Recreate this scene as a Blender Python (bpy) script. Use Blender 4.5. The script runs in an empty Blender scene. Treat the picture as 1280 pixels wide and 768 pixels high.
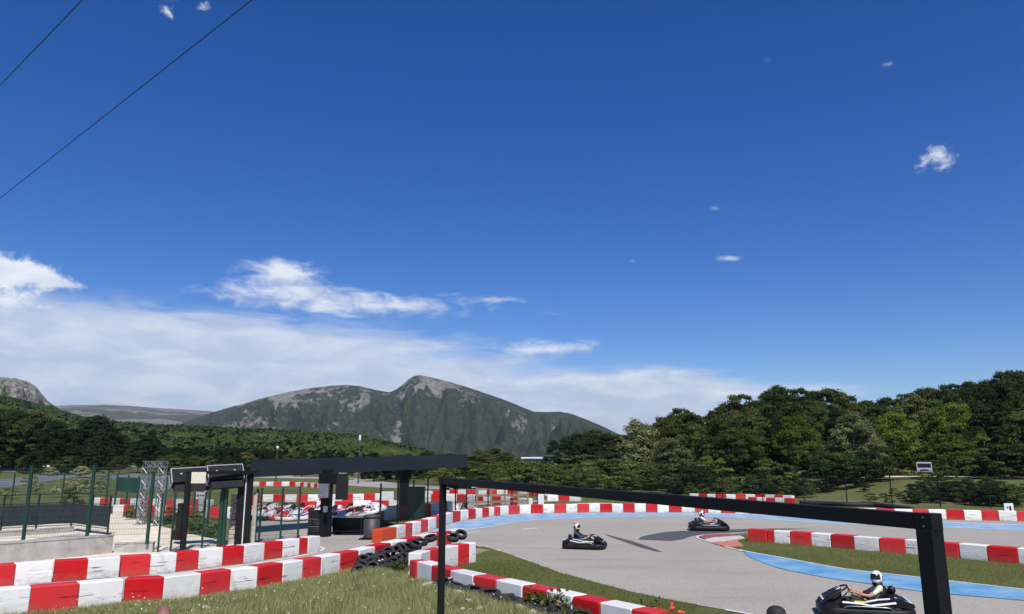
import bpy, bmesh, math, random
import numpy as np
from mathutils import Vector, Matrix, Euler
random.seed(7); rng = np.random.default_rng(7)
S = bpy.context.scene
COL = S.collection
R = math.radians

# ---------------------------------------------------------------- camera
F = 940.0; EYE = 3.3; HZ = 578.0
PITCH = math.atan((HZ - 384.0) / F)
cd = bpy.data.cameras.new('camera'); cam = bpy.data.objects.new('camera', cd); COL.objects.link(cam)
cam.location = (0, 0, EYE); cam.rotation_euler = (R(90) + PITCH, 0, 0)
cd.sensor_width = 36; cd.lens = 36 * F / 1280; cd.clip_start = 0.1; cd.clip_end = 30000
S.camera = cam

# ---------------------------------------------------------------- light, sky, exposure
SUN_EL, SUN_AZ = R(51), R(167)          # azimuth clockwise from the view direction (+Y)
sd = bpy.data.lights.new('sun', 'SUN'); so = bpy.data.objects.new('sun', sd); COL.objects.link(so)
sd.energy = 4.6; sd.angle = R(0.53); sd.color = (1.0, 0.955, 0.89)
tosun = Vector((math.sin(SUN_AZ) * math.cos(SUN_EL), math.cos(SUN_AZ) * math.cos(SUN_EL), math.sin(SUN_EL)))
so.rotation_euler = tosun.to_track_quat('Z', 'Y').to_euler()
so.location = (20, -30, 60)
S.view_settings.view_transform = 'Standard'; S.view_settings.look = 'None'
S.view_settings.exposure = 0.22; S.view_settings.gamma = 1.0
S.view_settings.use_curve_mapping = False

def azel(px, py):
    dx = (px - 640) / F; u = (384 - py) / F
    y = math.cos(PITCH) - u * math.sin(PITCH); z = math.sin(PITCH) + u * math.cos(PITCH)
    return math.degrees(math.atan2(dx, y)), math.degrees(math.atan2(z, math.hypot(dx, y)))

def build_world():
    w = bpy.data.worlds.new('World'); S.world = w; w.use_nodes = True
    nt = w.node_tree; nt.nodes.clear(); L = nt.links
    def node(t, **k):
        n = nt.nodes.new(t)
        for a, b in k.items(): setattr(n, a, b)
        return n
    def m(op, a, b=None, c=None, clamp=False):
        n = node('ShaderNodeMath', operation=op, use_clamp=clamp)
        for i, v in enumerate((a, b, c)):
            if v is None: continue
            if isinstance(v, (int, float)): n.inputs[i].default_value = v
            else: L.new(v, n.inputs[i])
        return n.outputs[0]
    def sstep(v, lo, hi):
        n = node('ShaderNodeMapRange', interpolation_type='SMOOTHSTEP')
        L.new(v, n.inputs[0]); n.inputs[1].default_value = lo; n.inputs[2].default_value = hi
        return n.outputs[0]
    out = node('ShaderNodeOutputWorld')
    sky = node('ShaderNodeTexSky', sky_type='NISHITA')
    sky.sun_disc = False; sky.sun_elevation = SUN_EL; sky.sun_rotation = SUN_AZ
    sky.altitude = 1200; sky.air_density = 1.0; sky.dust_density = 0.22; sky.ozone_density = 3.2
    hs = node('ShaderNodeHueSaturation'); hs.inputs['Saturation'].default_value = 1.37; hs.inputs['Value'].default_value = 1.0
    hs.inputs['Hue'].default_value = 0.517
    L.new(sky.outputs[0], hs.inputs['Color'])
    bg = node('ShaderNodeBackground'); L.new(hs.outputs[0], bg.inputs[0]); bg.inputs[1].default_value = SKYSTR
    tc = node('ShaderNodeTexCoord'); sep = node('ShaderNodeSeparateXYZ'); L.new(tc.outputs['Generated'], sep.inputs[0])
    X, Y, Z = sep.outputs
    az = m('MULTIPLY', m('ARCTAN2', X, Y), 57.29578)
    el = m('MULTIPLY', m('ARCSINE', Z), 57.29578)
    def noise(sx, sy, scale, detail, rough, off=0.0, dist=0.0):
        cv = node('ShaderNodeCombineXYZ')
        L.new(m('MULTIPLY', az, sx), cv.inputs[0]); L.new(m('MULTIPLY', el, sy), cv.inputs[1]); cv.inputs[2].default_value = off
        t = node('ShaderNodeTexNoise'); L.new(cv.outputs[0], t.inputs['Vector'])
        t.inputs['Scale'].default_value = scale; t.inputs['Detail'].default_value = detail
        t.inputs['Roughness'].default_value = rough; t.inputs['Distortion'].default_value = dist
        return t.outputs[0]
    def field(blobs):
        acc = None
        for (cx, cy, rx, ry, tilt, s) in blobs:
            a0, e0 = azel(cx, cy); a1, _ = azel(cx + rx, cy); _, e1 = azel(cx, cy - ry)
            ra, re = abs(a1 - a0), abs(e1 - e0)
            da = m('SUBTRACT', az, a0); de = m('SUBTRACT', el, e0)
            if tilt: de = m('SUBTRACT', de, m('MULTIPLY', da, tilt))
            d2 = m('ADD', m('POWER', m('ABSOLUTE', m('DIVIDE', da, ra)), 2.0), m('POWER', m('ABSOLUTE', m('DIVIDE', de, re)), 2.0))
            v = m('MULTIPLY', m('EXPONENT', m('MULTIPLY', d2, -1.0)), s)
            acc = v if acc is None else m('ADD', acc, v)
        return acc
    # soft bank of stratus, low on the left and thinning to the right
    bank = field([(60, 450, 330, 62, 0, 1.25), (330, 455, 280, 50, 0, 1.0), (620, 500, 260, 34, 0, .85), (810, 488, 130, 20, .03, .8), (740, 525, 170, 28, 0, .8), (-300, 430, 400, 60, 0, .8), (1010, 488, 90, 8, 0, .35), (-900, 440, 500, 50, 0, .6)])
    nb = noise(.15, .85, 1.0, 10, .60, 3.0, .5)
    a1 = m('MULTIPLY', sstep(m('ADD', bank, m('MULTIPLY', m('MULTIPLY', m('SUBTRACT', nb, .5), 1.35), sstep(bank, .03, .3))), .10, .90), .93)
    # fibrous streaks
    stre = field([(430, 378, 165, 17, 0, .95), (350, 346, 55, 20, 0, .7), (355, 335, 40, 12, 0, .5), (690, 436, 75, 13, .05, .75), (625, 375, 26, 4, 0, .6), (690, 392, 22, 5, 0, .4), (560, 430, 90, 9, .06, .4),
                  (800, 468, 110, 7, .03, .55), (930, 493, 60, 6, 0, .6), (1060, 492, 60, 5, 0, .6), (760, 480, 160, 12, 0, .4), (912, 323, 17, 4.5, 0, .75), (875, 326, 8, 3.5, 0, .5), (790, 323, 6, 8, 0, .4), (1225, 196, 20, 8, 0, .35), (1170, 62, 30, 8, .2, .25), (1112, 80, 12, 4, 0, .45), (960, 75, 10, 5, 0, .35), (895, 260, 14, 5, 0, .3)])
    ns = noise(.46, 1.15, 1.0, 9, .60, 8.0, .35)
    a2 = m('MULTIPLY', sstep(m('ADD', stre, m('MULTIPLY', m('MULTIPLY', m('SUBTRACT', ns, .5), 1.7), sstep(stre, .02, .25))), .22, 1.12), .93)
    # small cumulus puffs
    cum = field([(20, 338, 52, 20, -.05, 1.1), (70, 352, 34, 11, -.1, .8), (15, 378, 55, 16, 0, .7), (-60, 345, 70, 34, 0, 1.0), (1168, 197, 30, 22, 0, .78), (210, 12, 17, 18, .3, .55), (258, 8, 18, 8, .2, .45)])
    nc = noise(1.0, 1.35, 1.0, 9, .60, 4.0, .25)
    a3 = m('MULTIPLY', sstep(m('ADD', cum, m('MULTIPLY', m('MULTIPLY', m('SUBTRACT', nc, .5), 2.1), sstep(cum, .03, .3))), .30, 1.08), .95)
    def over(a, b): return m('SUBTRACT', m('ADD', a, b), m('MULTIPLY', a, b))
    alpha = over(over(a1, a2), a3)
    alpha = m('MULTIPLY', alpha, sstep(el, -1.5, .5))
    # grey-blue undersides against white tops
    nsh = noise(.22, .7, 1.0, 7, .55, 21.0, .4)
    bright = m('ADD', m('MULTIPLY', m('MAXIMUM', a2, a3), .55), m('MULTIPLY', sstep(nsh, .35, .72), .5), None, True)
    mx = node('ShaderNodeMix', data_type='RGBA')
    L.new(bright, mx.inputs['Factor']); mx.inputs[6].default_value = (.52, .61, .78, 1); mx.inputs[7].default_value = (.90, .93, .98, 1)
    bc = node('ShaderNodeBackground'); L.new(mx.outputs[2], bc.inputs[0]); bc.inputs[1].default_value = .92
    ms = node('ShaderNodeMixShader'); L.new(alpha, ms.inputs[0]); L.new(bg.outputs[0], ms.inputs[1]); L.new(bc.outputs[0], ms.inputs[2])
    L.new(ms.outputs[0], out.inputs[0])
SKYSTR = 0.100
HAZE = 0.00006
build_world()

# ---------------------------------------------------------------- pixel helpers (used to survey positions on the ground)
cp, sp = math.cos(PITCH), math.sin(PITCH)
def ray(px, py):
    dx = (px - 640) / F; u = (384 - py) / F
    return Vector((dx, cp - u * sp, sp + u * cp))
def G(px, py, z=0.0):
    d = ray(px, py); t = (z - EYE) / d.z
    return Vector((d.x * t, d.y * t, z))
def P(px, py, Y):
    d = ray(px, py); t = Y / d.y
    return Vector((d.x * t, Y, EYE + d.z * t))

# ---------------------------------------------------------------- materials
def new_mat(name):
    m = bpy.data.materials.new(name); m.use_nodes = True
    nt = m.node_tree; b = nt.nodes['Principled BSDF']
    return m, nt, b
def mat(name, c1, c2=None, scale=6, rough=.75, bump=0.0, bscale=None, detail=5, metal=0.0, spec=.5, vary=0.0, stretch=None, pos=False, lo=.35, hi=.65, coat=0):
    m, nt, b = new_mat(name); L = nt.links
    b.inputs['Roughness'].default_value = rough; b.inputs['Metallic'].default_value = metal
    b.inputs['Specular IOR Level'].default_value = spec; b.inputs['Coat Weight'].default_value = coat
    c2 = c2 or tuple(x * .82 for x in c1)
    if pos:
        vec = nt.nodes.new('ShaderNodeNewGeometry').outputs['Position']
    else:
        vec = nt.nodes.new('ShaderNodeTexCoord').outputs['Object']
    if stretch:
        mp = nt.nodes.new('ShaderNodeMapping'); mp.inputs['Scale'].default_value = stretch; L.new(vec, mp.inputs[0]); vec = mp.outputs[0]
    n = nt.nodes.new('ShaderNodeTexNoise'); n.inputs['Scale'].default_value = scale; n.inputs['Detail'].default_value = detail
    n.inputs['Roughness'].default_value = .62
    L.new(vec, n.inputs['Vector'])
    r = nt.nodes.new('ShaderNodeMapRange'); L.new(n.outputs[0], r.inputs[0]); r.inputs[1].default_value = lo; r.inputs[2].default_value = hi
    mx = nt.nodes.new('ShaderNodeMix'); mx.data_type = 'RGBA'
    L.new(r.outputs[0], mx.inputs['Factor']); mx.inputs[6].default_value = (*c1, 1); mx.inputs[7].default_value = (*c2, 1)
    col = mx.outputs[2]
    if vary:
        oi = nt.nodes.new('ShaderNodeObjectInfo'); hv = nt.nodes.new('ShaderNodeHueSaturation')
        rr = nt.nodes.new('ShaderNodeMapRange'); L.new(oi.outputs['Random'], rr.inputs[0]); rr.inputs[3].default_value = 1 - vary; rr.inputs[4].default_value = 1 + vary
        L.new(rr.outputs[0], hv.inputs['Value']); L.new(col, hv.inputs['Color']); col = hv.outputs[0]
    L.new(col, b.inputs['Base Color'])
    if bump:
        n2 = nt.nodes.new('ShaderNodeTexNoise'); n2.inputs['Scale'].default_value = bscale or scale * 4; n2.inputs['Detail'].default_value = 4
        L.new(vec, n2.inputs['Vector'])
        bp = nt.nodes.new('ShaderNodeBump'); bp.inputs['Strength'].default_value = bump; bp.inputs['Distance'].default_value = .02
        L.new(n2.outputs[0], bp.inputs['Height']); L.new(bp.outputs[0], b.inputs['Normal'])
    return m
def leaf_mat(name, c1, c2, c3=None, trans=.28):
    """c1..c2 by the leaf clump's own tone attribute, random per tree"""
    m, nt, b = new_mat(name); L = nt.links
    at = nt.nodes.new('ShaderNodeAttribute'); at.attribute_name = 'tone'
    oi = nt.nodes.new('ShaderNodeObjectInfo')
    mx = nt.nodes.new('ShaderNodeMix'); mx.data_type = 'RGBA'; L.new(at.outputs['Fac'], mx.inputs['Factor'])
    mx.inputs[6].default_value = (*c1, 1); mx.inputs[7].default_value = (*c2, 1)
    col = mx.outputs[2]
    hv = nt.nodes.new('ShaderNodeHueSaturation')
    rr = nt.nodes.new('ShaderNodeMapRange'); L.new(oi.outputs['Random'], rr.inputs[0]); rr.inputs[3].default_value = .75; rr.inputs[4].default_value = 1.3
    L.new(rr.outputs[0], hv.inputs['Value'])
    rh = nt.nodes.new('ShaderNodeMapRange'); L.new(oi.outputs['Random'], rh.inputs[0]); rh.inputs[3].default_value = .515; rh.inputs[4].default_value = .488
    L.new(rh.outputs[0], hv.inputs['Hue'])
    L.new(col, hv.inputs['Color']); col = hv.outputs[0]
    L.new(col, b.inputs['Base Color']); b.inputs['Roughness'].default_value = .8; b.inputs['Specular IOR Level'].default_value = .12
    tr = nt.nodes.new('ShaderNodeBsdfTranslucent'); L.new(col, tr.inputs[0])
    ms = nt.nodes.new('ShaderNodeMixShader'); ms.inputs[0].default_value = trans
    L.new(b.outputs[0], ms.inputs[1]); L.new(tr.outputs[0], ms.inputs[2])
    L.new(ms.outputs[0], nt.nodes['Material Output'].inputs[0])
    return m
def block_mat(name, c, dirty, scuff=.85):
    """moulded plastic with grime near the foot and black tyre scuffs at bumper height"""
    m, nt, b = new_mat(name); L = nt.links
    tc = nt.nodes.new('ShaderNodeTexCoord'); oi = nt.nodes.new('ShaderNodeObjectInfo')
    off = nt.nodes.new('ShaderNodeVectorMath'); off.operation = 'MULTIPLY_ADD'
    cb = nt.nodes.new('ShaderNodeCombineXYZ')
    for i in range(3): L.new(oi.outputs['Random'], cb.inputs[i])
    L.new(cb.outputs[0], off.inputs[0]); off.inputs[1].default_value = (37, 17, 0); L.new(tc.outputs['Object'], off.inputs[2])
    def noi(sc, st, det=5):
        mp = nt.nodes.new('ShaderNodeMapping'); mp.inputs['Scale'].default_value = st; L.new(off.outputs[0], mp.inputs[0])
        n = nt.nodes.new('ShaderNodeTexNoise'); n.inputs['Scale'].default_value = sc; n.inputs['Detail'].default_value = det; L.new(mp.outputs[0], n.inputs['Vector']); return n.outputs[0]
    def rng_(v, a, b_, c_=0, d=1):
        r = nt.nodes.new('ShaderNodeMapRange'); L.new(v, r.inputs[0]); r.inputs[1].default_value = a; r.inputs[2].default_value = b_; r.inputs[3].default_value = c_; r.inputs[4].default_value = d; return r.outputs[0]
    def mul(a, b_):
        n = nt.nodes.new('ShaderNodeMath'); n.operation = 'MULTIPLY'
        for i, v in enumerate((a, b_)):
            if isinstance(v, (int, float)): n.inputs[i].default_value = v
            else: L.new(v, n.inputs[i])
        return n.outputs[0]
    def mix(f, a, b_):
        x = nt.nodes.new('ShaderNodeMix'); x.data_type = 'RGBA'
        L.new(f, x.inputs['Factor'])
        for i, v in ((6, a), (7, b_)):
            if isinstance(v, tuple): x.inputs[i].default_value = (*v, 1)
            else: L.new(v, x.inputs[i])
        return x.outputs[2]
    sepz = nt.nodes.new('ShaderNodeSeparateXYZ'); L.new(tc.outputs['Object'], sepz.inputs[0]); z = sepz.outputs[2]
    col = mix(mul(rng_(noi(3, (1, 1, 1)), .42, .75), .3), c, dirty)
    foot = mul(rng_(z, .28, .0), rng_(noi(5, (1, 1, 2)), .3, .7))
    col = mix(mul(foot, .75), col, (.16, .13, .10))
    band = mul(rng_(z, .14, .24), rng_(z, .46, .34))
    scf = mul(mul(rng_(noi(2.2, (.55, 1, 14), 3), .57, .62), rng_(noi(1.3, (1, 1, 2), 2), .43, .54)), band)
    col = mix(mul(scf, scuff), col, (.02, .02, .02))
    hv = nt.nodes.new('ShaderNodeHueSaturation'); L.new(col, hv.inputs['Color'])
    L.new(rng_(oi.outputs['Random'], 0, 1, .88, 1.08), hv.inputs['Value'])
    L.new(rng_(oi.outputs['Random'], 0, 1, 1.02, .97), hv.inputs['Saturation'])
    L.new(hv.outputs[0], b.inputs['Base Color'])
    b.inputs['Roughness'].default_value = .5; b.inputs['Specular IOR Level'].default_value = .35
    bp = nt.nodes.new('ShaderNodeBump'); bp.inputs['Strength'].default_value = .25; bp.inputs['Distance'].default_value = .03
    L.new(noi(2.5, (1, 1, 1), 2), bp.inputs['Height']); L.new(bp.outputs[0], b.inputs['Normal'])
    return m
M = {}
M['red'] = block_mat('red_plastic', (.56, .010, .014), (.42, .02, .02))
M['white'] = block_mat('white_plastic', (.76, .75, .72), (.60, .58, .53))
M['orange'] = block_mat('orange_plastic', (.62, .07, .02), (.5, .05, .02))
M['kerb_dark'] = mat('kerb_dark_red', (.20, .05, .045), (.30, .10, .08), 4, .8)
M['kerb_salmon'] = mat('kerb_salmon', (.55, .17, .11), (.42, .17, .12), 5, .8)
M['kerb_white'] = mat('kerb_white', (.62, .60, .56), (.42, .38, .34), 4, .8)
M['blackmetal'] = mat('black_powder_coat', (.006, .007, .009), (.009, .010, .013), 3, .55, spec=.2)
M['anthracite'] = mat('anthracite_cladding', (.012, .016, .022), (.016, .021, .028), 1.2, .6, spec=.25, stretch=(.3, .3, 2))
M['darkgrey'] = mat('dark_grey_metal', (.045, .05, .055), (.06, .065, .07), 6, .5)
M['greenpaint'] = mat('green_paint', (.004, .034, .022), (.006, .045, .03), 6, .5)
M['greenwire'] = mat('green_wire', (.012, .05, .035), (.016, .06, .04), 6, .5)
M['darkwire'] = mat('dark_wire', (.02, .035, .03), None, 6, .5)
M['greenscreen'] = mat('green_windbreak', (.008, .055, .035), (.012, .075, .05), 8, .8)
M['blackcloth'] = mat('dark_blue_mesh_fabric', (.010, .013, .022), (.016, .020, .030), 2.5, .85, bump=.3, bscale=8)
M['concrete'] = mat('weathered_concrete', (.46, .44, .42), (.27, .24, .22), 2.2, .9, bump=.3, bscale=20, lo=.3, hi=.75)
M['stone'] = mat('pale_limestone', (.47, .44, .38), (.29, .27, .23), 6, .9, bump=.6, bscale=14)
M['alu'] = mat('aluminium', (.38, .39, .41), (.28, .29, .31), 9, .35, metal=.7)
M['casedark'] = mat('charcoal_case_board', (.014, .014, .017), (.022, .022, .025), 5, .8, spec=.15)
M['silver'] = mat('silver_edge', (.30, .31, .33), (.22, .23, .25), 9, .4, metal=.5)
M['cream'] = mat('cream_plate', (.66, .62, .48), (.55, .52, .40), 9, .6)
M['rubber'] = mat('black_rubber', (.010, .010, .011), (.022, .021, .020), 9, .75, bump=.4, bscale=30)
M['strap'] = mat('white_strap', (.60, .59, .56), (.4, .39, .36), 20, .6)
M['plastic'] = mat('black_plastic', (.006, .006, .007), (.012, .012, .013), 5, .5, spec=.3)
M['whiteplastic'] = mat('white_bodywork', (.74, .75, .76), (.62, .63, .65), 5, .35, coat=.2)
M['redplastic'] = mat('red_bodywork', (.55, .01, .015), (.45, .01, .015), 5, .35, coat=.2)
M['blueplastic'] = mat('blue_bodywork', (.02, .06, .24), (.015, .05, .2), 5, .35, coat=.2)
M['yellow'] = mat('lime_yellow_sticker', (.62, .66, .03), None, 5, .4)
M['steel'] = mat('steel_tube', (.32, .33, .34), (.22, .23, .24), 9, .35, metal=.8)
M['bin'] = mat('dark_grey_bin', (.035, .036, .04), (.05, .05, .055), 4, .55)
M['wood'] = mat('weathered_timber', (.30, .24, .16), (.20, .16, .11), 4, .85, stretch=(1, 1, 8))
M['bark'] = mat('bark', (.085, .065, .048), (.045, .036, .028), 8, .9, bump=.6, stretch=(1, 1, .3))
M['palebark'] = mat('pale_bark', (.20, .18, .15), (.10, .09, .075), 6, .9, bump=.5)
M['glass'] = mat('dark_glass', (.01, .012, .016), None, 3, .12)
M['rust'] = mat('rusty_pink_pipe', (.26, .11, .10), (.16, .07, .06), 9, .6)
M['vanpaint'] = mat('pale_van_paint', (.66, .67, .68), (.55, .56, .57), 3, .4, coat=.4)
M['van_shade_paint'] = mat('van_paint_with_shade', (.30, .31, .32), (.22, .23, .24), 3, .6)  # van paint greyed to stand in for shade under the trees
M['locker'] = mat('dark_green_locker_paint', (.004, .022, .016), (.006, .028, .02), 6, .5)
M['roofwhite'] = mat('white_roof', (.7, .72, .75), (.6, .62, .65), 3, .6)
M['facade'] = mat('grey_facade', (.25, .26, .28), (.18, .19, .2), 3, .7)
M['cable'] = mat('black_cable', (.012, .012, .014), None, 9, .6)
M['skin'] = mat('skin', (.50, .27, .18), (.44, .22, .15), 9, .5)
M['tee'] = mat('pale_yellow_cotton', (.70, .69, .50), (.62, .61, .44), 6, .9, bump=.3)
M['whitetee'] = mat('white_cotton', (.72, .72, .70), (.6, .6, .58), 6, .9, bump=.3)
M['navy'] = mat('dark_blue_jacket', (.02, .028, .045), (.03, .04, .06), 6, .85, bump=.3)
M['trousers'] = mat('dark_trousers', (.022, .024, .022), (.035, .036, .032), 8, .9, bump=.3)
M['shoe'] = mat('pale_shoe', (.42, .36, .33), None, 8, .7)
M['helmetwhite'] = mat('white_helmet_shell', (.74, .74, .73), (.66, .66, .65), 2, .2, coat=.6)
M['helmetpeach'] = mat('peach_and_white_helmet_shell', (.72, .42, .26), (.74, .62, .52), 6, .3, coat=.4, lo=.48, hi=.53)
M['helmetblack'] = mat('black_helmet_trim', (.01, .01, .011), None, 2, .25, coat=.4)

# ---------------------------------------------------------------- mesh builder
class B:
    def __init__(s): s.v = []; s.f = []; s.m = []; s.mat = 0; s.X = None
    def add(s, vs, fs):
        o = len(s.v)
        if s.X is not None: vs = [tuple(s.X @ Vector(v)) for v in vs]
        s.v += [tuple(v) for v in vs]; s.f += [tuple(i + o for i in f) for f in fs]; s.m += [s.mat] * len(fs)
        return s
    def box(s, c, d, rot=None, bev=0.0):
        hx, hy, hz = d[0] / 2, d[1] / 2, d[2] / 2
        if bev:
            b = min(bev, hx * .9, hy * .9, hz * .9)
            vs = []; idx = {}
            for sx in (-1, 1):
                for sy in (-1, 1):
                    for sz in (-1, 1):
                        for k in range(3):
                            e = [hx, hy, hz]
                            for j in range(3):
                                if j != k: e[j] -= b
                            idx[(sx, sy, sz, k)] = len(vs); vs.append((sx * e[0], sy * e[1], sz * e[2]))
            fs = []
            for k in range(3):
                a, b2 = (k + 1) % 3, (k + 2) % 3
                for sgn in (-1, 1):
                    q = []
                    for (p, r) in ((-1, -1), (1, -1), (1, 1), (-1, 1)):
                        t = [0, 0, 0]; t[k] = sgn; t[a] = p; t[b2] = r
                        q.append(idx[(*t, k)])
                    fs.append(q if sgn > 0 else q[::-1])
            for k in range(3):
                a, b2 = (k + 1) % 3, (k + 2) % 3
                for p in (-1, 1):
                    for r in (-1, 1):
                        t0 = [0, 0, 0]; t0[a] = p; t0[b2] = r; t0[k] = -1
                        t1 = list(t0); t1[k] = 1
                        q = [idx[(*t0, a)], idx[(*t1, a)], idx[(*t1, b2)], idx[(*t0, b2)]]
                        fs.append(q if p * r < 0 else q[::-1])
            for sx in (-1, 1):
                for sy in (-1, 1):
                    for sz in (-1, 1):
                        q = [idx[(sx, sy, sz, k)] for k in range(3)]
                        fs.append(q if sx * sy * sz > 0 else q[::-1])
        else:
            vs = [(x * hx, y * hy, z * hz) for x in (-1, 1) for y in (-1, 1) for z in (-1, 1)]
            fs = [(0, 1, 3, 2), (4, 6, 7, 5), (0, 4, 5, 1), (2, 3, 7, 6), (0, 2, 6, 4), (1, 5, 7, 3)]
        mt = Matrix.Translation(Vector(c))
        if rot is not None: mt = mt @ (rot.to_matrix().to_4x4() if not isinstance(rot, Matrix) else rot.to_4x4())
        return s.add([tuple(mt @ Vector(v)) for v in vs], fs)
    def bar(s, a, b, w, h=None, up=(0, 0, 1), bev=0.0):
        a, b = Vector(a), Vector(b); h = h or w; d = b - a; x = d.normalized(); u = Vector(up)
        if abs(x.dot(u)) > .98: u = Vector((0, 1, 0))
        y = u.cross(x).normalized(); z = x.cross(y)
        return s.box((a + b) / 2, (d.length, w, h), Matrix((x, y, z)).transposed(), bev)
    def tube(s, pts, r, n=8, closed=False, cap=True, sx=1.0):
        pts = [Vector(p) for p in pts]; N = len(pts)
        rs = r if isinstance(r, (list, tuple)) else [r] * N
        vs = []; prev = None
        for i, p in enumerate(pts):
            if closed: t = (pts[(i + 1) % N] - pts[i - 1])
            else: t = pts[min(i + 1, N - 1)] - pts[max(i - 1, 0)]
            t.normalize()
            if prev is None:
                u = Vector((0, 0, 1)) if abs(t.z) < .9 else Vector((0, 1, 0))
                a = u.cross(t).normalized()
            else:
                a = (prev - t * prev.dot(t)).normalized()
            prev = a; b = t.cross(a)
            for k in range(n):
                an = 2 * math.pi * k / n
                vs.append(p + (a * math.cos(an) * sx + b * math.sin(an)) * rs[i])
        fs = []
        for i in range(N if closed else N - 1):
            j = (i + 1) % N
            for k in range(n):
                l = (k + 1) % n
                fs.append((i * n + k, i * n + l, j * n + l, j * n + k))
        if cap and not closed:
            fs.append(tuple(range(n))[::-1]); fs.append(tuple((N - 1) * n + k for k in range(n)))
        return s.add(vs, fs)
    def lathe(s, prof, n=20, axis='z', c=(0, 0, 0), closed=False):
        vs = []; c = Vector(c)
        for (r, z) in prof:
            for k in range(n):
                a = 2 * math.pi * k / n; x, y = r * math.cos(a), r * math.sin(a)
                v = Vector((x, y, z)) if axis == 'z' else (Vector((x, z, y)) if axis == 'y' else Vector((z, x, y)))
                vs.append(v + c)
        fs = []; K = len(prof)
        for i in range(K if closed else K - 1):
            j = (i + 1) % K
            for k in range(n):
                l = (k + 1) % n; fs.append((i * n + k, i * n + l, j * n + l, j * n + k))
        return s.add(vs, fs)
    def prism(s, poly, axis, a, b):
        """poly in the plane normal to axis, from a to b"""
        n = len(poly)
        def mk(p, t): return {'z': (p[0], p[1], t), 'y': (p[0], t, p[1]), 'x': (t, p[0], p[1])}[axis]
        vs = [mk(p, a) for p in poly] + [mk(p, b) for p in poly]
        fs = [tuple(range(n)), tuple(range(n, 2 * n))[::-1]] + [(i, i + n, (i + 1) % n + n, (i + 1) % n) for i in range(n)]
        return s.add(vs, fs)
    def mesh(s, name, mats, smooth=False):
        me = bpy.data.meshes.new(name); me.from_pydata(s.v, [], s.f)
        for m in (mats if isinstance(mats, (list, tuple)) else [mats]): me.materials.append(M[m] if isinstance(m, str) else m)
        me.polygons.foreach_set('material_index', s.m)
        bm = bmesh.new(); bm.from_mesh(me); bmesh.ops.recalc_face_normals(bm, faces=bm.faces); bm.to_mesh(me); bm.free()
        if smooth: me.polygons.foreach_set('use_smooth', [True] * len(me.polygons))
        me.update(); return me
    def build(s, name, mats, parent=None, smooth=False):
        return put(s.mesh(name, mats, smooth), name, parent)
def put(me, name, parent=None, loc=None, rz=0.0):
    o = bpy.data.objects.new(name, me); COL.objects.link(o)
    if parent: o.parent = parent
    if loc is not None: o.location = loc
    if rz: o.rotation_euler = (0, 0, rz)
    return o
def tag(o, label=None, cat=None, group=None, kind=None):
    for k, v in (('label', label), ('category', cat), ('group', group), ('kind', kind)):
        if v: o[k] = v
    return o
def thing(name, label, cat, loc=(0, 0, 0), rz=0, group=None):
    o = bpy.data.objects.new(name, None); COL.objects.link(o); o.location = loc; o.rotation_euler = (0, 0, rz); o.empty_display_size = .2
    return tag(o, label, cat, group)
def copy_tree(o, parent=None):
    c = o.copy(); COL.objects.link(c); c.parent = parent
    for ch in KIDS.get(o.name, ()) or list(o.children): copy_tree(ch, c)
    return c
KIDS = {}

# ---------------------------------------------------------------- ground
def sm(a, b, x):
    t = min(1, max(0, (x - a) / (b - a))); return t * t * (3 - 2 * t)
def terr(x, y):
    z = 0.0
    wr = sm(4, 22, x)
    z += (sm(26, 42, x) * sm(62, 78, y + .18 * (x - 20)) * 1.6 + wr * max(0, min(y, 165) - 96) * .085 * sm(4, 90, x)) * (1 - sm(190, 330, y))
    wl = sm(-22, -55, x)
    z += wl * sm(80, 150, y) * 1.5 + sm(110, 300, y) * 1.0
    return min(z, 26)
def sheet(name, poly, z, m, kind='structure', res=None, drop=0.0):
    """flat polygon laid on the terrain (subdivided if the ground under it rolls)"""
    bm = bmesh.new(); vs = [bm.verts.new((p[0], p[1], 0)) for p in poly]; bm.faces.new(vs)
    bmesh.ops.triangulate(bm, faces=bm.faces[:])
    if res:
        for _ in range(res): bmesh.ops.subdivide_edges(bm, edges=[e for e in bm.edges if e.calc_length() > 3], cuts=1, use_grid_fill=True)
        bmesh.ops.triangulate(bm, faces=bm.faces[:])
    for v in bm.verts: v.co.z = z + (terr(v.co.x, v.co.y) if res else 0)
    bmesh.ops.recalc_face_normals(bm, faces=bm.faces[:])
    me = bpy.data.meshes.new(name); bm.to_mesh(me); bm.free()
    if me.polygons and me.polygons[0].normal.z < 0: me.flip_normals()
    me.materials.append(m if not isinstance(m, str) else M[m])
    return tag(put(me, name), kind=kind)
def spl(pts, n=6):
    """Catmull-Rom through 2D/3D points"""
    pts = [Vector(p) for p in pts]; out = []
    for i in range(len(pts) - 1):
        p0 = pts[max(i - 1, 0)]; p1 = pts[i]; p2 = pts[i + 1]; p3 = pts[min(i + 2, len(pts) - 1)]
        for k in range(n):
            t = k / n
            out.append(.5 * ((2 * p1) + (p2 - p0) * t + (2 * p0 - 5 * p1 + 4 * p2 - p3) * t * t + (3 * p1 - p0 - 3 * p2 + p3) * t ** 3))
    out.append(pts[-1]); return out
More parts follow.
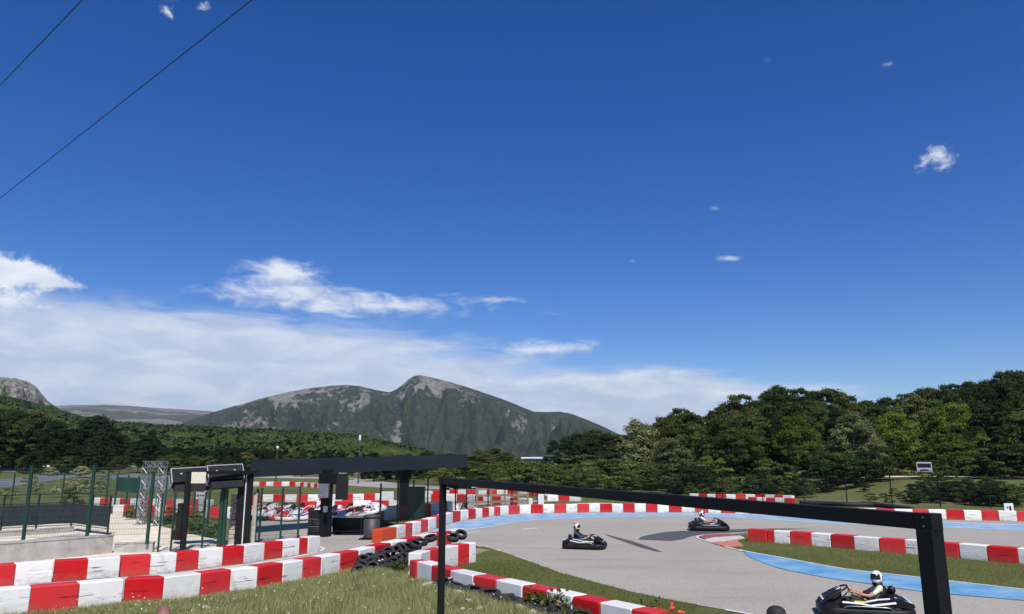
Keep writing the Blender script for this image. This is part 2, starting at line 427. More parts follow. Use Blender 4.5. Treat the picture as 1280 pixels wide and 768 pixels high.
def ribbon(name, pts, w, z, m, kind='structure', offset=0.0, ww=None):
    b = B(); N = len(pts); vs = []
    for i, p in enumerate(pts):
        t = (pts[min(i + 1, N - 1)] - pts[max(i - 1, 0)]); t.z = 0; t.normalize(); nn = Vector((-t.y, t.x, 0))
        wi = ww[i] if ww else w
        for sgn in (-.5, .5):
            q = p + nn * (offset + sgn * wi); vs.append((q.x, q.y, z + terr(q.x, q.y)))
    b.add(vs, [(2 * i, 2 * i + 1, 2 * i + 3, 2 * i + 2) for i in range(N - 1)])
    me = b.mesh(name, m)
    if me.polygons[0].normal.z < 0: me.flip_normals()
    return tag(put(me, name), kind=kind)

def grass_mat():
    m, nt, b = new_mat('field_grass'); L = nt.links
    geo = nt.nodes.new('ShaderNodeNewGeometry')
    def noi(sc, det=6, st=None):
        v = geo.outputs['Position']
        if st:
            mp = nt.nodes.new('ShaderNodeMapping'); mp.inputs['Scale'].default_value = st; L.new(v, mp.inputs[0]); v = mp.outputs[0]
        n = nt.nodes.new('ShaderNodeTexNoise'); n.inputs['Scale'].default_value = sc; n.inputs['Detail'].default_value = det; L.new(v, n.inputs['Vector']); return n.outputs[0]
    def mr(v, a, c): r = nt.nodes.new('ShaderNodeMapRange'); L.new(v, r.inputs[0]); r.inputs[1].default_value = a; r.inputs[2].default_value = c; return r.outputs[0]
    def mix(f, a, c):
        x = nt.nodes.new('ShaderNodeMix'); x.data_type = 'RGBA'; L.new(f, x.inputs['Factor'])
        for i, v in ((6, a), (7, c)):
            if isinstance(v, tuple): x.inputs[i].default_value = (*v, 1)
            else: L.new(v, x.inputs[i])
        return x.outputs[2]
    col = mix(mr(noi(.35), .35, .65), (.078, .100, .027), (.130, .140, .046))
    col = mix(mr(noi(6, 8), .45, .75), col, (.13, .115, .05))
    col = mix(mr(noi(.05, 4), .55, .7), col, (.15, .135, .075))
    L.new(col, b.inputs['Base Color']); b.inputs['Roughness'].default_value = .95; b.inputs['Specular IOR Level'].default_value = .1
    bp = nt.nodes.new('ShaderNodeBump'); bp.inputs['Strength'].default_value = .8; bp.inputs['Distance'].default_value = .08; L.new(noi(14, 8), bp.inputs['Height']); L.new(bp.outputs[0], b.inputs['Normal'])
    return m
M['grass'] = grass_mat()
def asphalt_mat(name, base, light, dark):
    m, nt, b = new_mat(name); L = nt.links
    geo = nt.nodes.new('ShaderNodeNewGeometry')
    def noi(sc, det=5, st=None):
        v = geo.outputs['Position']
        if st:
            mp = nt.nodes.new('ShaderNodeMapping'); mp.inputs['Scale'].default_value = st; L.new(v, mp.inputs[0]); v = mp.outputs[0]
        n = nt.nodes.new('ShaderNodeTexNoise'); n.inputs['Scale'].default_value = sc; n.inputs['Detail'].default_value = det; L.new(v, n.inputs['Vector']); return n.outputs[0]
    def mr(v, a, c, d=0, e=1): r = nt.nodes.new('ShaderNodeMapRange'); L.new(v, r.inputs[0]); r.inputs[1].default_value = a; r.inputs[2].default_value = c; r.inputs[3].default_value = d; r.inputs[4].default_value = e; return r.outputs[0]
    def mix(f, a, c):
        x = nt.nodes.new('ShaderNodeMix'); x.data_type = 'RGBA'; L.new(f, x.inputs['Factor'])
        for i, v in ((6, a), (7, c)):
            if isinstance(v, tuple): x.inputs[i].default_value = (*v, 1)
            else: L.new(v, x.inputs[i])
        return x.outputs[2]
    col = mix(mr(noi(.25, 4), .3, .7), base, light)
    col = mix(mr(noi(26, 3), .42, .80, 0, .9), col, dark)
    col = mix(mr(noi(9, 3), .55, .9, 0, .5), col, tuple(min(1, c * 1.35) for c in light))
    col = mix(mr(noi(.5, 6, (.35, 1.6, 1)), .54, .74, 0, .42), col, dark)
    L.new(col, b.inputs['Base Color']); b.inputs['Roughness'].default_value = .88; b.inputs['Specular IOR Level'].default_value = .3
    bp = nt.nodes.new('ShaderNodeBump'); bp.inputs['Strength'].default_value = .5; bp.inputs['Distance'].default_value = .012; L.new(noi(60, 4), bp.inputs['Height']); L.new(bp.outputs[0], b.inputs['Normal'])
    return m
M['asphalt'] = asphalt_mat('sun_bleached_asphalt', (.345, .318, .272), (.400, .368, .312), (.19, .176, .152))
M['painted_shadow'] = asphalt_mat('painted_shadow_asphalt', (.075, .078, .088), (.095, .098, .106), (.045, .046, .052))  # dark tone for the shadows painted onto the track
M['asphalt_blue'] = asphalt_mat('bluish_old_asphalt', (.15, .16, .175), (.19, .20, .215), (.09, .095, .10))
M['sand'] = mat('pale_compacted_gravel', (.76, .68, .53), (.62, .55, .42), 1.2, .95, bump=.5, bscale=25, pos=True, detail=8)
M['bluepaint'] = mat('light_blue_road_paint', (.09, .27, .48), (.26, .42, .53), 1.1, .7, pos=True, detail=8, bump=.2, bscale=60, lo=.4, hi=.72)
M['bluepaint_worn'] = mat('worn_blue_road_paint', (.16, .33, .52), (.40, .48, .54), 1.3, .7, pos=True, detail=9, lo=.4, hi=.66)
M['whitepaint'] = mat('white_road_paint', (.68, .67, .62), (.46, .44, .40), 3, .7, pos=True, detail=8, lo=.45, hi=.75)
M['earth'] = mat('bare_earth', (.30, .23, .15), (.20, .16, .10), 2, .95, pos=True, detail=8, bump=.5)

def build_ground():
    xs = sorted(set([round(v, 2) for v in list(np.arange(-60, 121, 4.0)) + list(np.geomspace(61, 9000, 26) * -1) + list(np.geomspace(124, 9000, 24))]))
    ys = sorted(set([round(v, 2) for v in list(np.arange(-40, 180, 4.0)) + list(np.geomspace(184, 12000, 30)) + [-8000, -2000, -500, -120]]))
    vs = [(x, y, terr(x, y) if y > 40 else 0.0) for y in ys for x in xs]; nx = len(xs)
    fs = [(j * nx + i, j * nx + i + 1, (j + 1) * nx + i + 1, (j + 1) * nx + i) for j in range(len(ys) - 1) for i in range(nx - 1)]
    b = B(); b.add(vs, fs); o = b.build('ground', 'grass', smooth=True); tag(o, kind='structure')
build_ground()
# ---------------------------------------------------------------- track surfaces
def gp(lst, z=0.0): return [G(x, y, z) for x, y in lst]
A_BASE = [(-70, 777), (36, 768), (97, 762), (153, 755.5), (203, 753), (250, 747), (287, 741), (321, 737), (353, 731), (378, 726), (401, 722), (425, 716.5), (448, 711), (481, 703), (515, 696), (545, 689), (592, 681)]
B_BASE = [(-70, 740), (17, 733), (65, 728.5), (108, 725.5), (149, 722), (187, 719), (220, 715.5), (248, 712), (278, 708), (304.6, 705), (330, 701), (353, 697.5), (373.7, 694.5), (384, 692.7)]
G_BASE = [(476, 680), (496, 676), (507, 672.5), (516, 669.5), (526, 667), (535.5, 664.5), (545, 661.5), (556, 657.5), (566, 654), (576, 651.5), (585.5, 650), (595, 648.5), (603, 647.5), (611.5, 646.5), (618, 645.8), (626, 645), (636, 643.8), (650, 642.8), (664, 642.3), (679, 642), (693.5, 641.6), (708, 641.4), (722, 641.2), (736.5, 641), (750.5, 641), (765, 641), (779, 641), (793.5, 641), (808, 641), (822, 641), (836.5, 641), (852, 641), (869, 641.2), (885, 641.5), (901, 641.8), (919, 642.2), (936, 642.6), (954, 643.2), (972, 643.8), (991, 644.5), (1010, 645.2), (1030, 646), (1051, 646.8), (1073, 647.5), (1096, 648.2), (1119, 648.8), (1142, 649.3), (1162, 649.7), (1184, 650.1), (1206, 650.6), (1228, 651.1), (1249, 651.6), (1272, 652.2), (1295, 652.8), (1319, 653.4)]
F_LINE = [(519.5, 731), (538.5, 736.5), (563, 742.5), (591.5, 749), (620, 756), (652.5, 765), (683, 773.5), (715, 784), (749, 797), (789, 812), (815, 822)]
INNER = [(598, 684), (606, 684), (620, 688), (649, 697.7), (668, 705), (700, 716.6), (743.6, 728.6), (790, 741), (836, 750.5), (872, 757), (934, 768), (1010, 781), (1150, 802), (1400, 835)]
pav = gp(A_BASE) + gp(INNER) + [Vector((40, 14, 0)), Vector((70, 40, 0))] + gp([(1600, 656), (1319, 653)]) + gp(G_BASE[::-1][1:]) + gp([(470, 650), (440, 642), (316, 643), (316, 690), (384, 690)]) + gp(B_BASE[::-1][1:], 0)
sheet('track', pav, .012, 'asphalt')
# lighter pit strip and far circuits
def strip_between(name, pa, pb, z, m):
    b = B(); n = len(pa)
    b.add([(p.x, p.y, z + terr(p.x, p.y)) for p in pa] + [(p.x, p.y, z + terr(p.x, p.y)) for p in pb], [(i, i + 1, n + i + 1, n + i) for i in range(n - 1)])
    me = b.mesh(name, m)
    if me.polygons[0].normal.z < 0: me.flip_normals()
    return tag(put(me, name), kind='structure')
def resamp(px, n, jit=.012):
    w = spl(gp(px), 40); return [w[round(i * (len(w) - 1) / (n - 1))] + Vector((random.gauss(0, jit), random.gauss(0, jit), 0)) for i in range(n)]
so_ = [(545, 662), (566, 655), (600, 648.5), (650, 643.3), (700, 641.9), (760, 641.3), (836, 641.3), (900, 641.9), (955, 643.5), (1030, 648.5), (1100, 651), (1184, 652.7), (1280, 656), (1400, 660)]
si_ = [(535, 668.5), (566, 665.5), (604, 660), (650, 652.5), (700, 649), (760, 647), (836, 646), (900, 646.8), (955, 649.5), (1030, 654), (1100, 657), (1184, 660), (1280, 664), (1400, 669)]
strip_between('blue_track_edge', resamp(so_, 110), resamp(si_, 110), .016, 'bluepaint_worn')
ribbon('white_edge_line', spl(gp(si_), 5), .13, .020, 'whitepaint')
ribbon('white_edge_line', spl(gp([(x, y + .6) for x, y in so_[6:]]), 5), .28, .020, 'whitepaint')
LINE2 = [(606, 683), (620, 687.5), (649, 697.7), (668, 705), (700, 716.6), (743.6, 728.6), (790, 741), (836, 750.5), (872, 757), (934, 768), (1010, 781), (1150, 802)]
_l = spl(gp(LINE2), 5)
for a, c in ((0, 3), (5, 7), (9, 15), (16, 22), (22, 41), (43, len(_l))): ribbon('white_edge_line', _l[a:c], .11, .018, 'whitepaint')
# inner lawn island
LAWN = [(923, 688), (963.6, 695.5), (1010, 703), (1060, 713), (1148, 722.6), (1280, 738), (1420, 752), (1420, 700), (1280, 690), (1150, 681), (1040, 674), (985, 668), (943, 666), (905, 669), (889, 672)]
lawn = gp(LAWN)
sheet('lawn_island', lawn, .022, 'grass')
blo = [(928, 689), (936.5, 697), (960, 706.5), (982.6, 713.5), (1040, 724.5), (1080, 730), (1156, 741), (1280, 752), (1420, 766)]
bli = [(924, 688), (942, 691.8), (963.6, 695.5), (985, 699.3), (1040, 709.5), (1070, 714), (1148, 722.6), (1280, 738), (1420, 752)]
strip_between('blue_painted_verge', resamp(blo, 110), resamp(bli, 110), .028, 'bluepaint')
ribbon('pale_verge_line', spl(gp([(x, y + .2) for x, y in bli]), 5), .10, .033, 'whitepaint')
ribbon('white_edge_line', spl(gp([(940, 669), (905, 668.5), (880, 670), (871.5, 672.5), (888, 679), (905, 684), (928, 690)]), 6), .11, .034, 'whitepaint')
# striped kerb at the apex
def kerb():
    t = thing('apex_kerb', 'low striped kerb in dark red, white and salmon at the tip of the lawn island', 'kerb')
    for (q, m) in (([(873, 672.3), (882, 669.9), (912, 668.5), (925, 671), (893, 673.2), (881, 675.6)], 'kerb_dark'), ([(881, 675.8), (893, 673.3), (925, 671.2), (931, 674), (908, 678), (889, 679.4)], 'kerb_white'), ([(889, 679.6), (908, 678.2), (921, 676.4), (929, 684), (905, 684.6)], 'kerb_salmon')):
        b = B(); pts = gp(q)
        b.prism([(p.x, p.y) for p in pts], 'z', .02, .055); b.build('kerb_slab', m, t)
kerb()
# cast shadows on the track, painted as dark asphalt shapes
sheet('painted_track_shadow', [(p.x, p.y) for p in gp([(797, 675), (802, 671.5), (812, 669), (830, 665.8), (850, 664.3), (872, 664.2), (905, 662.6), (965, 661.3), (1010, 661.6), (960, 663.8), (910, 666.5), (880, 668.3), (864, 671), (853, 675), (838, 677)])], .0165, 'painted_shadow')
sheet('painted_track_shadow', [(p.x, p.y) for p in gp([(755, 668), (766, 670.6), (790, 677), (812, 684.5), (828, 690.6), (821, 690.4), (800, 684.8), (780, 677.8), (762, 671.6)])], .0165, 'painted_shadow')
# pit lane markings
ribbon('white_pit_line', spl(gp([(150, 724), (250, 714), (330, 703.5), (380, 694.3), (397, 690.3), (404, 687), (401, 684.2), (393, 683.2)]), 6), .12, .0165, 'whitepaint')
ribbon('white_pit_line', spl(gp([(455, 681), (470, 680.5), (480, 681.5), (500, 682), (540, 678), (580, 668), (600, 664)]), 6), .10, .0165, 'whitepaint')
ribbon('white_pit_line', spl(gp([(652, 662), (672, 660.8)]), 2), .25, .0165, 'whitepaint')
# gravel path and yard
sheet('gravel_path', gp([(133, 642), (160, 647), (200, 658), (238, 668), (275, 676), (333, 684), (338, 690), (300, 700), (250, 707), (190, 712), (100, 722), (-80, 738), (-80, 656), (60, 655), (120, 655)]), .016, 'sand')
sheet('gravel_path', gp([(596, 686), (620, 689.5), (625, 695), (606, 697), (594, 693)]), .016, 'earth')
sheet('painted_shade_strip', gp([(-80, 690), (60, 684), (118, 671), (98, 668), (30, 676), (-80, 683)]), .03, 'concrete')  # grey sheet standing in for the shaded lane on the yard gravel
# far circuit sheets and meadow strips
for pts, w, m in (([(300, 636), (360, 637.5), (450, 637), (540, 634), (620, 629), (700, 626)], 2.6, 'asphalt'),
                  ([(300, 603), (360, 602), (430, 601), (465, 606), (520, 609.5), (600, 611)], 9, 'asphalt'),
                  ([(-60, 601), (30, 598), (100, 595), (180, 593), (320, 591)], 30, 'asphalt_blue'),
                  ([(-40, 612), (40, 606), (110, 603), (170, 605), (260, 612)], 9, 'asphalt_blue'),
                  ([(5, 594), (40, 589), (80, 587), (110, 588)], 25, 'sand'),
                  ([(725, 633), (742, 630.5), (760, 631)], 3, 'sand'),
                  ([(1000, 634), (1120, 638), (1280, 643), (1400, 648)], 2.2, 'earth')):
    ribbon('far_track_strip' if 'asph' in m else 'far_gravel_strip', spl(gp(pts), 8), w, .03, m)
# road through the wood
_r = [Vector((x, y, 0)) for x, y in ((33, 85), (40, 82.5), (46, 80), (62, 76), (90, 70))]
ribbon('woodland_road', spl(_r, 12), 3.6, .25, 'sand')

# ---------------------------------------------------------------- red and white barrier rows
BLK = {}
def block_mesh(color, H, W, end=False):
    k = (color, H, W)
    if k not in BLK:
        b = B(); b.box((0, W / 2, H / 2), (1, W, H), bev=.022)
        BLK[k] = b.mesh('barrier_block', color)
    return BLK[k]
def barrier(label, edges, first, H=.66, W=.45, z=0.0, group=None, world=None, colors=None, gap=.012):
    pts = world or [G(x, y, z) for x, y in edges]
    t = thing('track_barrier', label, 'barrier', pts[0].copy(), 0, group)
    cols = colors or [('red', 'white')[(i + (first == 'white')) % 2] for i in range(len(pts) - 1)]
    for i in range(len(pts) - 1):
        a, c = pts[i], pts[i + 1]; d = c - a; L = math.hypot(d.x, d.y)
        o = put(block_mesh(cols[i], H, W), 'barrier_block', t)
        mid = (a + c) / 2 - pts[0]
        tz = terr((a.x + c.x) / 2, (a.y + c.y) / 2)
        o.location = (mid.x + random.uniform(-.008, .008), mid.y + random.uniform(-.012, .012), mid.z + tz + random.uniform(-.008, .008))
        o.rotation_euler = (0, 0, math.atan2(d.y, d.x) + random.uniform(-.006, .006)); o.scale = (L - gap, 1, 1)
    return t
def even(px, L=1.0, z=0.0):
    w = spl(gp(px, z), 10); acc = [0]
    for i in range(1, len(w)): acc.append(acc[-1] + (w[i] - w[i - 1]).length)
    n = max(1, round(acc[-1] / L)); out = []
    for k in range(n + 1):
        s = acc[-1] * k / n; i = 1
        while i < len(w) - 1 and acc[i] < s: i += 1
        t = (s - acc[i - 1]) / max(1e-6, acc[i] - acc[i - 1]); out.append(w[i - 1].lerp(w[i], t))
    return out
barrier('nearest red and white plastic barrier row running along the grass in the left foreground', [(-82, 778.5), (-23, 774)] + A_BASE[1:12] + [(448, 711.5), (468, 706), (488, 700.5), (508, 695.5), (527, 690.5), (546, 686), (565, 682), (581, 678.5)], 'red', H=.575)
barrier('red and white barrier row between the pit exit lane and the pale gravel path', [(-80, 742), (-30, 737)] + B_BASE[1:13] + [(384, 692.7)], 'white', H=.58)
# short rounded end of that row
_e = G(384, 692.7); barrier('single white end block closing the barrier row beside the gravel path', [], 'white', world=[_e + Vector((.03, 0, 0)), _e + Vector((.30, .62, 0))], colors=['white'], H=.58)
barrier('long red and white barrier row with orange end block around the outside of the hairpin', G_BASE, 'red', colors=['orange'] + [('white', 'red')[i % 2] for i in range(len(G_BASE) - 2)], H=.57)
def fworld(lst, Z): return [G(x, y, Z) - Vector((0, 0, Z)) for x, y in lst]
# top front edges measured at .66 m
F_TOP = [(521, 702), (539.5, 706.8), (563.3, 713), (591.5, 719.3), (620, 724.5), (652.5, 731.5), (683, 738), (715, 745.5), (749, 753), (789, 761.5), (816, 767)]
barrier('red and white barrier row with tyres at its foot, from corner to bottom centre', [], 'white', world=fworld(F_TOP, .66), W=.42)
_c = fworld([(521, 702), (510, 697)], .66)
barrier('small dark red end block on the corner beside the tyre heap', [], 'red', world=[_c[0] + Vector((-.24, .36, 0)), _c[0] + Vector((-.02, -.0, 0))], W=.4)
E_TOP = [(526, 692), (538, 688), (556, 684.5), (573, 681.5), (587, 679.5), (595, 678)]
barrier('short red and white barrier row with black scuffs at the tip of the grass verge', [], 'white', world=fworld(E_TOP, .66), colors=['white', 'red', 'white', 'red', 'white'], W=.4)
barrier('red and white barrier row standing on the mown lawn island', [(959.5, 679), (968, 679.6), (988, 681), (1015, 683), (1039, 685), (1068.5, 688), (1099.6, 690.5), (1132, 693), (1165, 696), (1200, 699), (1235, 702.5), (1273.6, 706), (1316, 710), (1360, 715)], 'red', H=.52)
_h = G(959.5, 679); barrier('dark red curved end block of the lawn island barrier', [], 'red', world=[_h + Vector((-.62, .62, 0)), _h + Vector((-.03, .0, 0))], H=.52, W=.4)
# rows further off
G2 = 'far red and white barrier rows'
barrier('very distant low red and white barrier row seen under the left end of the canopy', [], 'red', world=even([(308, 610), (340, 609), (370, 609), (405, 611)], 1.05), H=.6)
barrier('distant red and white barrier row behind the parked karts, left of the grey post', [], 'white', world=even([(296, 629), (340, 628), (400, 628), (440, 627), (482, 626)], .95), H=.62)
barrier('distant red and white barrier row beyond the wire fence left of the black canopy', [], 'white', world=even([(112, 633), (150, 634), (200, 635), (262, 636)], 1.0), H=.62)
barrier('red and white barrier row behind the aluminium truss gantry', [], 'white', world=even([(140, 645), (180, 646), (230, 647.5), (290, 649)], .85), H=.66)
barrier('thin red and white barrier row just above the parked karts', [], 'red', world=even([(372, 639), (420, 638), (460, 637.5), (530, 637)], 1.3), H=.62)
barrier('red and white barrier row under the right half of the canopy', [], 'red', world=even([(463, 652), (478, 651), (498, 650), (530, 647.5), (568, 643)], .95), H=.8)
barrier('upper distant barrier row right of the dark canopy column', [], 'white', world=even([(510, 624), (545, 622), (590, 620), (640, 619), (668, 620)], 1.2), H=.62)
barrier('lower distant barrier row right of the dark canopy column', [], 'red', world=even([(512, 629), (560, 627), (610, 630), (660, 634)], 1.2), H=.62)
barrier('upper row of distant barriers right of the white marker box', [], 'red', world=even([(672, 620.5), (700, 620), (722, 621)], .8), H=.55)
barrier('lower row of distant barriers right of the white marker box', [], 'white', world=even([(684, 627), (700, 627), (725, 627.5)], .85), H=.68)
barrier('upper red and white row at the edge of the wood above the thin black beam', [], 'white', world=even([(862, 623), (900, 624), (950, 624.5), (990, 626)], .85), H=.42)
barrier('lower red and white row at the edge of the wood above the thin black beam', [], 'red', world=even([(935, 628), (965, 629), (992, 630)], .72), H=.42)

# ---------------------------------------------------------------- foreground frame
def frame():
    t = thing('pergola_frame', 'slim black metal frame with one long beam crossing the right foreground', 'frame', (0, 0, 0))
    Pl = P(553, 597, 12.5); Pr = P(1163, 642.5, 5.0)
    ang = math.atan2(Pr.y - Pl.y, Pr.x - Pl.x); u = Vector((Pr.x - Pl.x, Pr.y - Pl.y, 0)).normalized()
    b = B(); b.bar((Pl.x, Pl.y, Pl.z - .05), (Pr.x, Pr.y, Pr.z - .05), .10, .10, bev=.004); b.build('beam', 'blackmetal', t)
    for p, w in ((Pl, .09), (Pr, .115)):
        b = B(); q = Vector((p.x, p.y, 0)) + u * (.03 if p is Pl else -.02)
        b.box((q.x, q.y, (p.z - .1022) / 2 - .1), (w, w, p.z - .1022 + .2), Euler((0, 0, ang)), .004); b.build('post', 'blackmetal', t)
        b = B(); b.box((q.x + u.x * (.0), q.y, p.z - .05), (.125, .106, .108), Euler((0, 0, ang)), .003); br = b.build('corner_bracket', 'blackmetal', t)
        nn = Vector((u.y, -u.x, 0)) * .054
        for sz in (-.028, .028): b = B(); b.box((q.x + nn.x, q.y + nn.y, p.z - .05 + sz), (.014, .008, .014), Euler((0, 0, ang)), .002); b.build('bolt', 'darkgrey', br)
frame()
t = thing('drain_hose', 'long black hose lying in the grass right of the far barrier rows', 'hose', G(1000, 632))
b = B(); b.tube([v - G(1000, 632) + Vector((0, 0, .16 + terr(v.x, v.y))) for v in spl(gp([(1000, 631), (1030, 632), (1060, 633.5), (1095, 634), (1120, 637), (1142, 640)]), 6)], .17, 8); b.build('hose_body', 'rubber', t, True)

# ---------------------------------------------------------------- canopy over the pits
def canopy():
    t = thing('pit_canopy', 'long flat anthracite canopy roof on dark columns above the kart pits', 'canopy')
    a = P(314, 575, 35.0); c = P(584, 568, 46.0); al = P(314, 597, 35.0); cl = P(584, 584, 46.0)
    u = Vector((c.x - a.x, c.y - a.y, 0)).normalized(); nrm = Vector((-u.y, u.x, 0)); ang = math.atan2(u.y, u.x)
    dv = Vector((-.31, .95, 0)) * 3.2
    N = 6
    for i in range(N):           # cladding panels of the fascia
        s0, s1 = i / N, (i + 1) / N
        p0, p1 = a.lerp(c, s0), a.lerp(c, s1); q0, q1 = al.lerp(cl, s0), al.lerp(cl, s1)
        b = B(); g = u * .006
        v = [q0 + g, q1 - g, p1 - g, p0 + g]; b.add([tuple(x) for x in v] + [tuple(x + nrm * .05) for x in v], [(0, 1, 2, 3), (4, 7, 6, 5), (0, 4, 5, 1), (1, 5, 6, 2), (2, 6, 7, 3), (3, 7, 4, 0)])
        b.build('fascia_panel', 'anthracite', t)
    b = B(); e = Vector((0, 0, -.04)); o1 = nrm * .052; o2 = dv
    v = [a + e + o1, c + e + o1, c + e + o2, a + e + o2]; lo = [al.copy() + o1, cl.copy() + o1, cl + o2, al + o2]
    lo = [x + Vector((0, 0, .12)) for x in lo]
    b.add([tuple(x) for x in v + lo], [(0, 1, 2, 3), (4, 7, 6, 5), (0, 4, 5, 1), (1, 5, 6, 2), (2, 6, 7, 3), (3, 7, 4, 0)]); b.build('roof', 'darkgrey', t)
    for (px, py, w, zt) in ((406, 671.5, .42, 2.9), (504, 649, .46, 3.0)):
        g = G(px, py); b = B(); b.box((g.x, g.y, zt / 2 + .05), (w, w * .8, zt + .1), Euler((0, 0, ang)), .01)
        b.box((g.x, g.y, zt - .35), (w * 1.5, w * 1.2, .5), Euler((0, 0, ang)), .01); b.build('column', 'blackmetal', t)
    g = G(406, 673); b = B(); b.box((g.x - .12, g.y - .10, 2.05), (.46, .2, .62), None, .01); b.build('control_box', 'steel', t)
    b = B(); b.box((g.x - .02, g.y - .06, 1.25), (.18, .14, .26), None, .008); b.build('switch_box', 'steel', t)
    b = B(); b.box((g.x + .62, g.y + .2, 2.15), (.55, .22, 1.0), Euler((0, 0, .25)), .02); b.build('display_screen', 'plastic', t)
    b = B(); b.box((g.x + .62, g.y + .2, 2.80), (.36, .3, .07), Euler((0, 0, .2)), .01); b.build('antenna_box', 'steel', t)
canopy()

# ---------------------------------------------------------------- things in the pits
def cabinet():
    g = G(393, 671); t = thing('tool_cabinet', 'black tool cabinet with pale drawer rims left of the grey column', 'cabinet', g)
    b = B(); b.box((0, .3, .58), (.66, .6, 1.12), None, .02); b.build('cabinet_body', 'plastic', t)
    for z in (.30, .62, .94): b = B(); b.box((0, -.014, z), (.6, .03, .25), None, .008); b.build('drawer', 'helmetblack', t)
    for z in (.44, .77): b = B(); b.box((0, -.05, z), (.58, .03, .02), None, .004); b.build('drawer_rim', 'alu', t)
cabinet()
def bench():
    g = G(432, 670); t = thing('work_counter', 'low black work counter under the canopy between column and waste bin', 'counter', g)
    b = B(); b.box((0, .3, .82), (1.55, .6, .06), None, .01); b.build('counter_top', 'steel', t)
    b = B(); b.box((0, .55, .42), (1.5, .04, .7), None, .01); b.build('back_panel', 'plastic', t)
    for sx in (-.7, .7):
        for sy in (.05, .52): b = B(); b.box((sx, sy, .395), (.06, .06, .79)); b.build('leg', 'blackmetal', t)
    b = B(); b.box((.1, .3, .2), (1.3, .5, .03)); b.build('shelf', 'blackmetal', t)
    g2 = G(423, 668); k = thing('bucket', 'pale grey plastic bucket standing under the work counter', 'bucket', g2 + Vector((0, .05, 0)))
    b = B(); b.lathe([(.001, .01), (.14, .01), (.18, .42), (.19, .42), (.19, .44), (.165, .44), (.13, .03), (.001, .03)], 16); b.build('bucket_body', 'steel', k, True)
bench()
def bin_():
    g = G(464, 674.5); t = thing('waste_bin', 'round dark grey waste bin on the asphalt beside the orange barrier end', 'bin', g)
    b = B(); b.lathe([(.001, .06), (.33, .06), (.35, .12), (.35, .95), (.001, .95)], 20); b.build('drum', 'bin', t, True)
    b = B(); b.lathe([(.35, .93), (.38, .93), (.38, .99), (.33, 1.04), (.001, 1.06)], 20); b.build('lid', 'bin', t, True)
    b = B(); b.box((-.02, 0, .03), (.95, .75, .06), None, .015); b.build('base_plate', 'blackmetal', t)
    for a in (-2.4, -.8): b = B(); b.box((.352 * math.cos(a), .352 * math.sin(a), .55), (.03, .03, .8)); b.build('rib', 'bin', t)
bin_()
def locker():
    g = G(519, 651); t = thing('pit_locker', 'dark green locker beside the right canopy column', 'locker', g)
    b = B(); b.box((0, .3, .95), (.95, .6, 1.9), None, .02); b.build('locker_body', 'locker', t)
    b = B(); b.box((0, -.012, .98), (.8, .02, 1.6), None, .005); b.build('door', 'locker', t)
locker()

# ---------------------------------------------------------------- wire fences
PAN = {}
def panel_mesh(L, H, dx=.05, dz=.2, r=.0025, m='greenwire'):
    k = (round(L, 1), H, dx, m)
    if k not in PAN:
        b = B(); n = int(round(k[0] / dx))
        for i in range(1, n): x = k[0] * i / n; b.box((x, 0, H / 2), (2 * r, 2 * r, H))
        for j in range(int(H / dz) + 1): b.box((k[0] / 2, .006, min(H - .01, j * dz + .02)), (k[0], 2 * r * 1.3, 2 * r * 1.3))
        PAN[k] = (b.mesh('mesh_panel', m), k[0])
    return PAN[k]
def fence(label, pts, H, z0=0.0, post=.07, wire=True, m='greenpaint', wm='greenwire', dx=.05, r=.0028, zs=None, cap=True, group=None):
    t = thing('wire_fence', label, 'fence', (pts[0].x, pts[0].y, 0), 0, group)
    for i, p in enumerate(pts):
        zb = (zs[i] if zs else z0); b = B(); q = p - pts[0]
        b.box((q.x, q.y, zb + H / 2 + .05), (post, post, H + .1), None, .006)
        if cap: b.box((q.x, q.y, zb + H + .115), (post * 1.25, post * 1.25, .03))
        b.build('post', m, t)
    if wire:
        for i in range(len(pts) - 1):
            q = pts[i] - pts[0]; d = pts[i + 1] - pts[i]; L = math.hypot(d.x, d.y)
            me, l0 = panel_mesh(L, H, dx, .2, r, wm); zb = (zs[i] if zs else z0)
            o = put(me, 'mesh_panel', t, (q.x, q.y, zb + .05)); o.rotation_euler = (0, 0, math.atan2(d.y, d.x)); o.scale = (L / l0, 1, 1); tag(o, kind='stuff')
    return t
w1a, w1b, w2b = G(-90, 716), G(140, 692), G(190, 691.5)
pA = G(106, 694.5); pB = G(182.5, 692); u = (pB - pA)
fence('tall green mesh fence on the low concrete wall beside the gravel path', [pA - u * 2, pA - u, pA, pB], 2.45, .5, .10, zs=[.6, .6, .62, .33])
pC = G(276, 684.5)
fence('short green mesh fence section between wall end and thick green gate post', [G(197, 691), G(213, 690), G(252, 687), pC + Vector((-.14, 0, 0))], 2.0, .02, .06)
t = thing('gate_post', 'thick dark green gate post standing before the pale stone pillar', 'post', pC)
for sx in (-.07, .075): b = B(); b.box((sx, 0, 1.12), (.12, .12, 2.24), None, .008); b.build('post_half', 'greenpaint', t)
fence('green mesh fence behind the barrier row with two posts left of the canopy', [G(318, 681), G(323.5, 679), G(350, 676), G(372, 674.5)], 2.1, .0, .075)
fence('slim dark fence posts with fine mesh running past the waste bin behind the hairpin', [G(474, 674), G(496, 666), G(516, 658.5), G(534, 652), G(569, 646.5), G(583, 644.5), G(610, 641.5), G(640, 638.5), G(672, 637.5)], 2.25, 0, .075, m='blackmetal', wm='darkwire', dx=.1, r=.002)
fence('far green fence left of the aluminium gantry', [G(131, 641), G(142, 643), G(156, 645), G(169, 647.5), G(204, 652), G(240, 662), G(258, 672)], 2.35, 0, .085, m='greenpaint', dx=.1)
